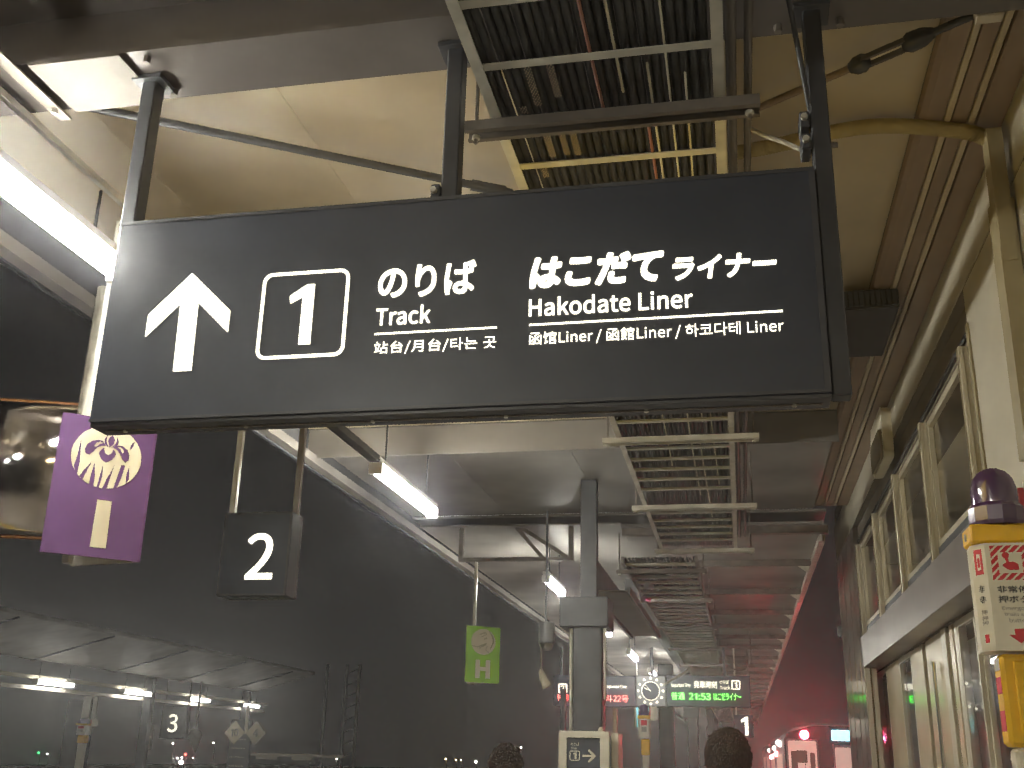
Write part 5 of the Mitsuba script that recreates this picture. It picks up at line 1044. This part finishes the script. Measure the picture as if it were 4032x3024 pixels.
# ================================================================== PASSENGERS (seen from behind, facing away)
def sphere_m(p, r, n=20):
    return m3.Manifold.sphere(r, n).translate([float(v) for v in p])
def limb(pts):
    out = m3.Manifold()
    for (p, r), (q, s) in zip(pts[:-1], pts[1:]):
        out = out + m3.Manifold.batch_hull([sphere_m(p, r), sphere_m(q, s)])
    return out
def to_mesh(man, edge=0.02, smooth=6):
    me = man.refine_to_length(edge).to_mesh()
    t = trimesh.Trimesh(me.vert_properties[:, :3], me.tri_verts, process=True)
    trimesh.smoothing.filter_taubin(t, lamb=0.5, nu=0.53, iterations=smooth)
    return t
def passenger(label, at, h, coat, hair_style, stride):
    t = thing('person', label, 'person', None)
    k = h / 1.72
    def V(x, y, z):
        return np.array((x, y, z)) * k
    hip, sh = 0.09, 0.185
    legs = {}
    for s in (-1, 1):
        sw = stride * s
        legs[s] = [(V(s * hip, 0, 0.90), 0.088 * k), (V(s * (hip + 0.005), 0.10 * sw + 0.02, 0.50), 0.058 * k), (V(s * hip, 0.24 * sw - (0.06 if sw < 0 else 0), 0.10), 0.040 * k)]
    arms = {s: [(V(s * sh, 0, 1.40), 0.056 * k), (V(s * (sh + 0.055), -0.07 * stride * s - 0.02, 1.12), 0.043 * k), (V(s * (sh + 0.05), -0.10 * stride * s + 0.08, 0.88), 0.030 * k)] for s in (-1, 1)}
    torso = [(V(0, 0, 0.93), 0.125 * k), (V(0, -0.005, 1.12), 0.118 * k), (V(0, 0.0, 1.32), 0.130 * k), (V(0, -0.005, 1.42), 0.085 * k), (V(0, 0.0, 1.50), 0.053 * k)]
    def wide(pts, extra=0.0):
        out = m3.Manifold()
        for (p, r), (q, s_) in zip(pts[:-1], pts[1:]):
            out = out + m3.Manifold.batch_hull([sphere_m(c + V(dx, 0, 0), rr + extra) for c, rr in ((p, r), (q, s_)) for dx in ((-0.055, 0.055) if c[2] < 1.45 * k else (0.0,))])
        return out
    head_c = V(0, 0.02, 1.605)
    def skull(extra=0.0, cut=False):
        m = m3.Manifold.sphere(1.0, 40).scale([(0.076 + extra) * k, (0.094 + extra) * k, (0.108 + extra) * k]).translate([float(v) for v in head_c])
        return m
    jaw = m3.Manifold.batch_hull([sphere_m(head_c + V(0, 0.02, -0.05), 0.062 * k), sphere_m(head_c + V(0, 0.055, -0.085), 0.032 * k)])
    nose = m3.Manifold.batch_hull([sphere_m(head_c + V(0, 0.092, 0.01), 0.009 * k), sphere_m(head_c + V(0, 0.107, -0.025), 0.013 * k)])
    brow = m3.Manifold.batch_hull([sphere_m(head_c + V(-0.035, 0.078, 0.022), 0.012 * k), sphere_m(head_c + V(0.035, 0.078, 0.022), 0.012 * k)])
    lips = m3.Manifold.batch_hull([sphere_m(head_c + V(-0.018, 0.083, -0.058), 0.007 * k), sphere_m(head_c + V(0.018, 0.083, -0.058), 0.007 * k)])
    ears = m3.Manifold()
    for s in (-1, 1):
        ears = ears + m3.Manifold.sphere(1.0, 20).scale([0.014 * k, 0.022 * k, 0.034 * k]).rotate([0, 0, -s * 22.0]).translate([float(v) for v in head_c + V(s * 0.080, -0.005, -0.012)])
    hands = m3.Manifold()
    for s in (-1, 1):
        w = arms[s][2][0]
        palm = m3.Manifold.batch_hull([sphere_m(w + V(0, 0.0, -0.02), 0.020 * k), sphere_m(w + V(0, 0.03, -0.095), 0.014 * k), sphere_m(w + V(0, -0.028, -0.09), 0.013 * k)])
        hands = hands + palm
        for f, (dy, l) in enumerate(((0.032, 0.066), (0.012, 0.075), (-0.009, 0.070), (-0.028, 0.054))):
            a = w + V(0, dy, -0.093)
            b = a + V(-s * 0.010, 0.004, -l * 0.5)
            c = b + V(-s * 0.022, 0.004, -l * 0.42)
            hands = hands + limb([(a, 0.0088 * k), (b, 0.0082 * k), (c, 0.0068 * k)])
        th = w + V(0, 0.022, -0.04)
        hands = hands + limb([(th, 0.012 * k), (th + V(-s * 0.012, 0.026, -0.03), 0.010 * k), (th + V(-s * 0.018, 0.034, -0.058), 0.008 * k)])
    body_ = wide(torso) + skull() + jaw + nose + brow + lips + ears + limb([(V(0, -0.005, 1.44), 0.055 * k), (V(0, 0.01, 1.54), 0.052 * k)]) + hands
    for s in (-1, 1):
        body_ = body_ + limb(legs[s]) + limb(arms[s])
    mbody = to_mesh(body_, 0.018 * k, 5)
    coat_m = wide([(p, r) for p, r in [(V(0, 0, 0.80), 0.135 * k)] + torso[:4]], 0.018)
    coat_m = coat_m + limb([(V(0, -0.005, 1.44), 0.072 * k), (V(0, -0.002, 1.50), 0.066 * k)])
    for s in (-1, 1):
        coat_m = coat_m + limb([(p, r + 0.018) for p, r in arms[s]][:2] + [(arms[s][2][0] + V(0, 0, 0.02), 0.045 * k)])
    tro = m3.Manifold()
    for s in (-1, 1):
        tro = tro + limb([(p, r + 0.016) for p, r in legs[s]])
    shoes = m3.Manifold()
    for s in (-1, 1):
        a = legs[s][2][0]
        shoes = shoes + m3.Manifold.batch_hull([sphere_m((a[0], a[1] - 0.03, 0.045 * k), 0.04 * k), sphere_m((a[0], a[1] + 0.16 * k, 0.036 * k), 0.034 * k), sphere_m((a[0], a[1], 0.09 * k), 0.045 * k)])
    hair = skull(0.013).translate([0, -0.008 * k, 0.010 * k])
    def cut(dx, dy, dz, sx=1.0, sy=1.0, sz=1.0):
        return m3.Manifold.cube([sx, sy, sz], True).translate([float(dx), float(head_c[1] + dy), float(head_c[2] + dz)])
    hair = hair - cut(0, 0.5 + 0.045 * k, -0.5 + 0.055 * k) - cut(0, 0, -0.5 - 0.078 * k)
    for s in (-1, 1):
        hair = hair - cut(s * (0.5 + 0.058 * k), 0.5 - 0.028 * k, -0.5 + 0.018 * k)
    mh = to_mesh(hair, 0.011 * k, 3)
    import meshkit
    curly = hair_style == 'curly'
    dsp = (meshkit.fbm(np.array(mh.vertices) * (48 if curly else 40), 3, 3) - 0.45) * (0.022 if curly else 0.008)
    mh.vertices = mh.vertices + mh.vertex_normals * dsp[:, None]
    pts, fid = trimesh.sample.sample_surface(mh, 2600, seed=11)
    nn = mh.face_normals[fid]
    crown = head_c + V(0, -0.03, 0.12)
    strands = [mh]
    for p, n_ in zip(pts, nn):
        if n_[2] < -0.5:
            continue
        flow = p - crown
        flow = flow - n_ * (flow @ n_)
        flow = flow / (np.linalg.norm(flow) + 1e-6) + rng.normal(0, 0.9 if curly else 0.28, 3)
        flow = flow - n_ * (flow @ n_)
        flow /= np.linalg.norm(flow) + 1e-6
        l = rng.uniform(0.018, 0.036) * k
        side = np.cross(n_, flow) * 0.0016
        q1, q2 = p + flow * l * 0.5 + n_ * rng.uniform(0.004, 0.009), p + flow * l + n_ * rng.uniform(-0.001, 0.007)
        vv = np.array([p - side + n_ * 0.001, p + side + n_ * 0.001, p + n_ * 0.004, q1 - side, q1 + side, q1 + n_ * 0.0022, q2])
        strands.append(trimesh.Trimesh(vv, [(0, 3, 5), (0, 5, 2), (2, 5, 4), (2, 4, 1), (1, 4, 3), (1, 3, 0), (3, 6, 5), (5, 6, 4), (4, 6, 3)], process=False))
    mh = join(*strands)
    off = np.array((at[0], at[1], FLOOR))
    for nm, m, mat in (('body', mbody, 'skin'), ('coat', to_mesh(coat_m, 0.03 * k, 6), coat), ('trousers', to_mesh(tro, 0.03 * k, 4), 'trousers'), ('shoes', to_mesh(shoes, 0.02 * k, 3), 'shoe_leather'), ('hair', mh, 'hair_dark')):
        m.apply_translation(off)
        add(nm, m, mat, True, parent=t)
    return t
passenger('person with short dark hair seen from behind, walking away below the departure board', (-0.062, 4.85), 1.735, 'coat_navy', 'short', 0.8)
passenger('person with curly grey-brown hair seen from behind, left of the near column', (-1.30, 6.2), 1.665, 'coat_brown', 'curly', -0.7)

# ================================================================== THIN AIR ADDED TO STAND IN FOR LAMP GLARE
scene['glare_air'] = {'type': 'homogeneous', 'albedo': 0.95, 'sigma_t': SIGMA, 'phase': {'type': 'hg', 'g': 0.93}}  # medium added so the lamps get a glare-like glow
scene['haze'] = {'type': 'cube', 'to_world': T().translate([-10, 89, 2.35]).scale([84, 115, 4.65]), 'bsdf': {'type': 'null'}, 'interior': {'type': 'ref', 'id': 'glare_air'}}
labels['haze'] = {'label': 'thin air added for glare around the lamps', 'kind': 'stuff'}
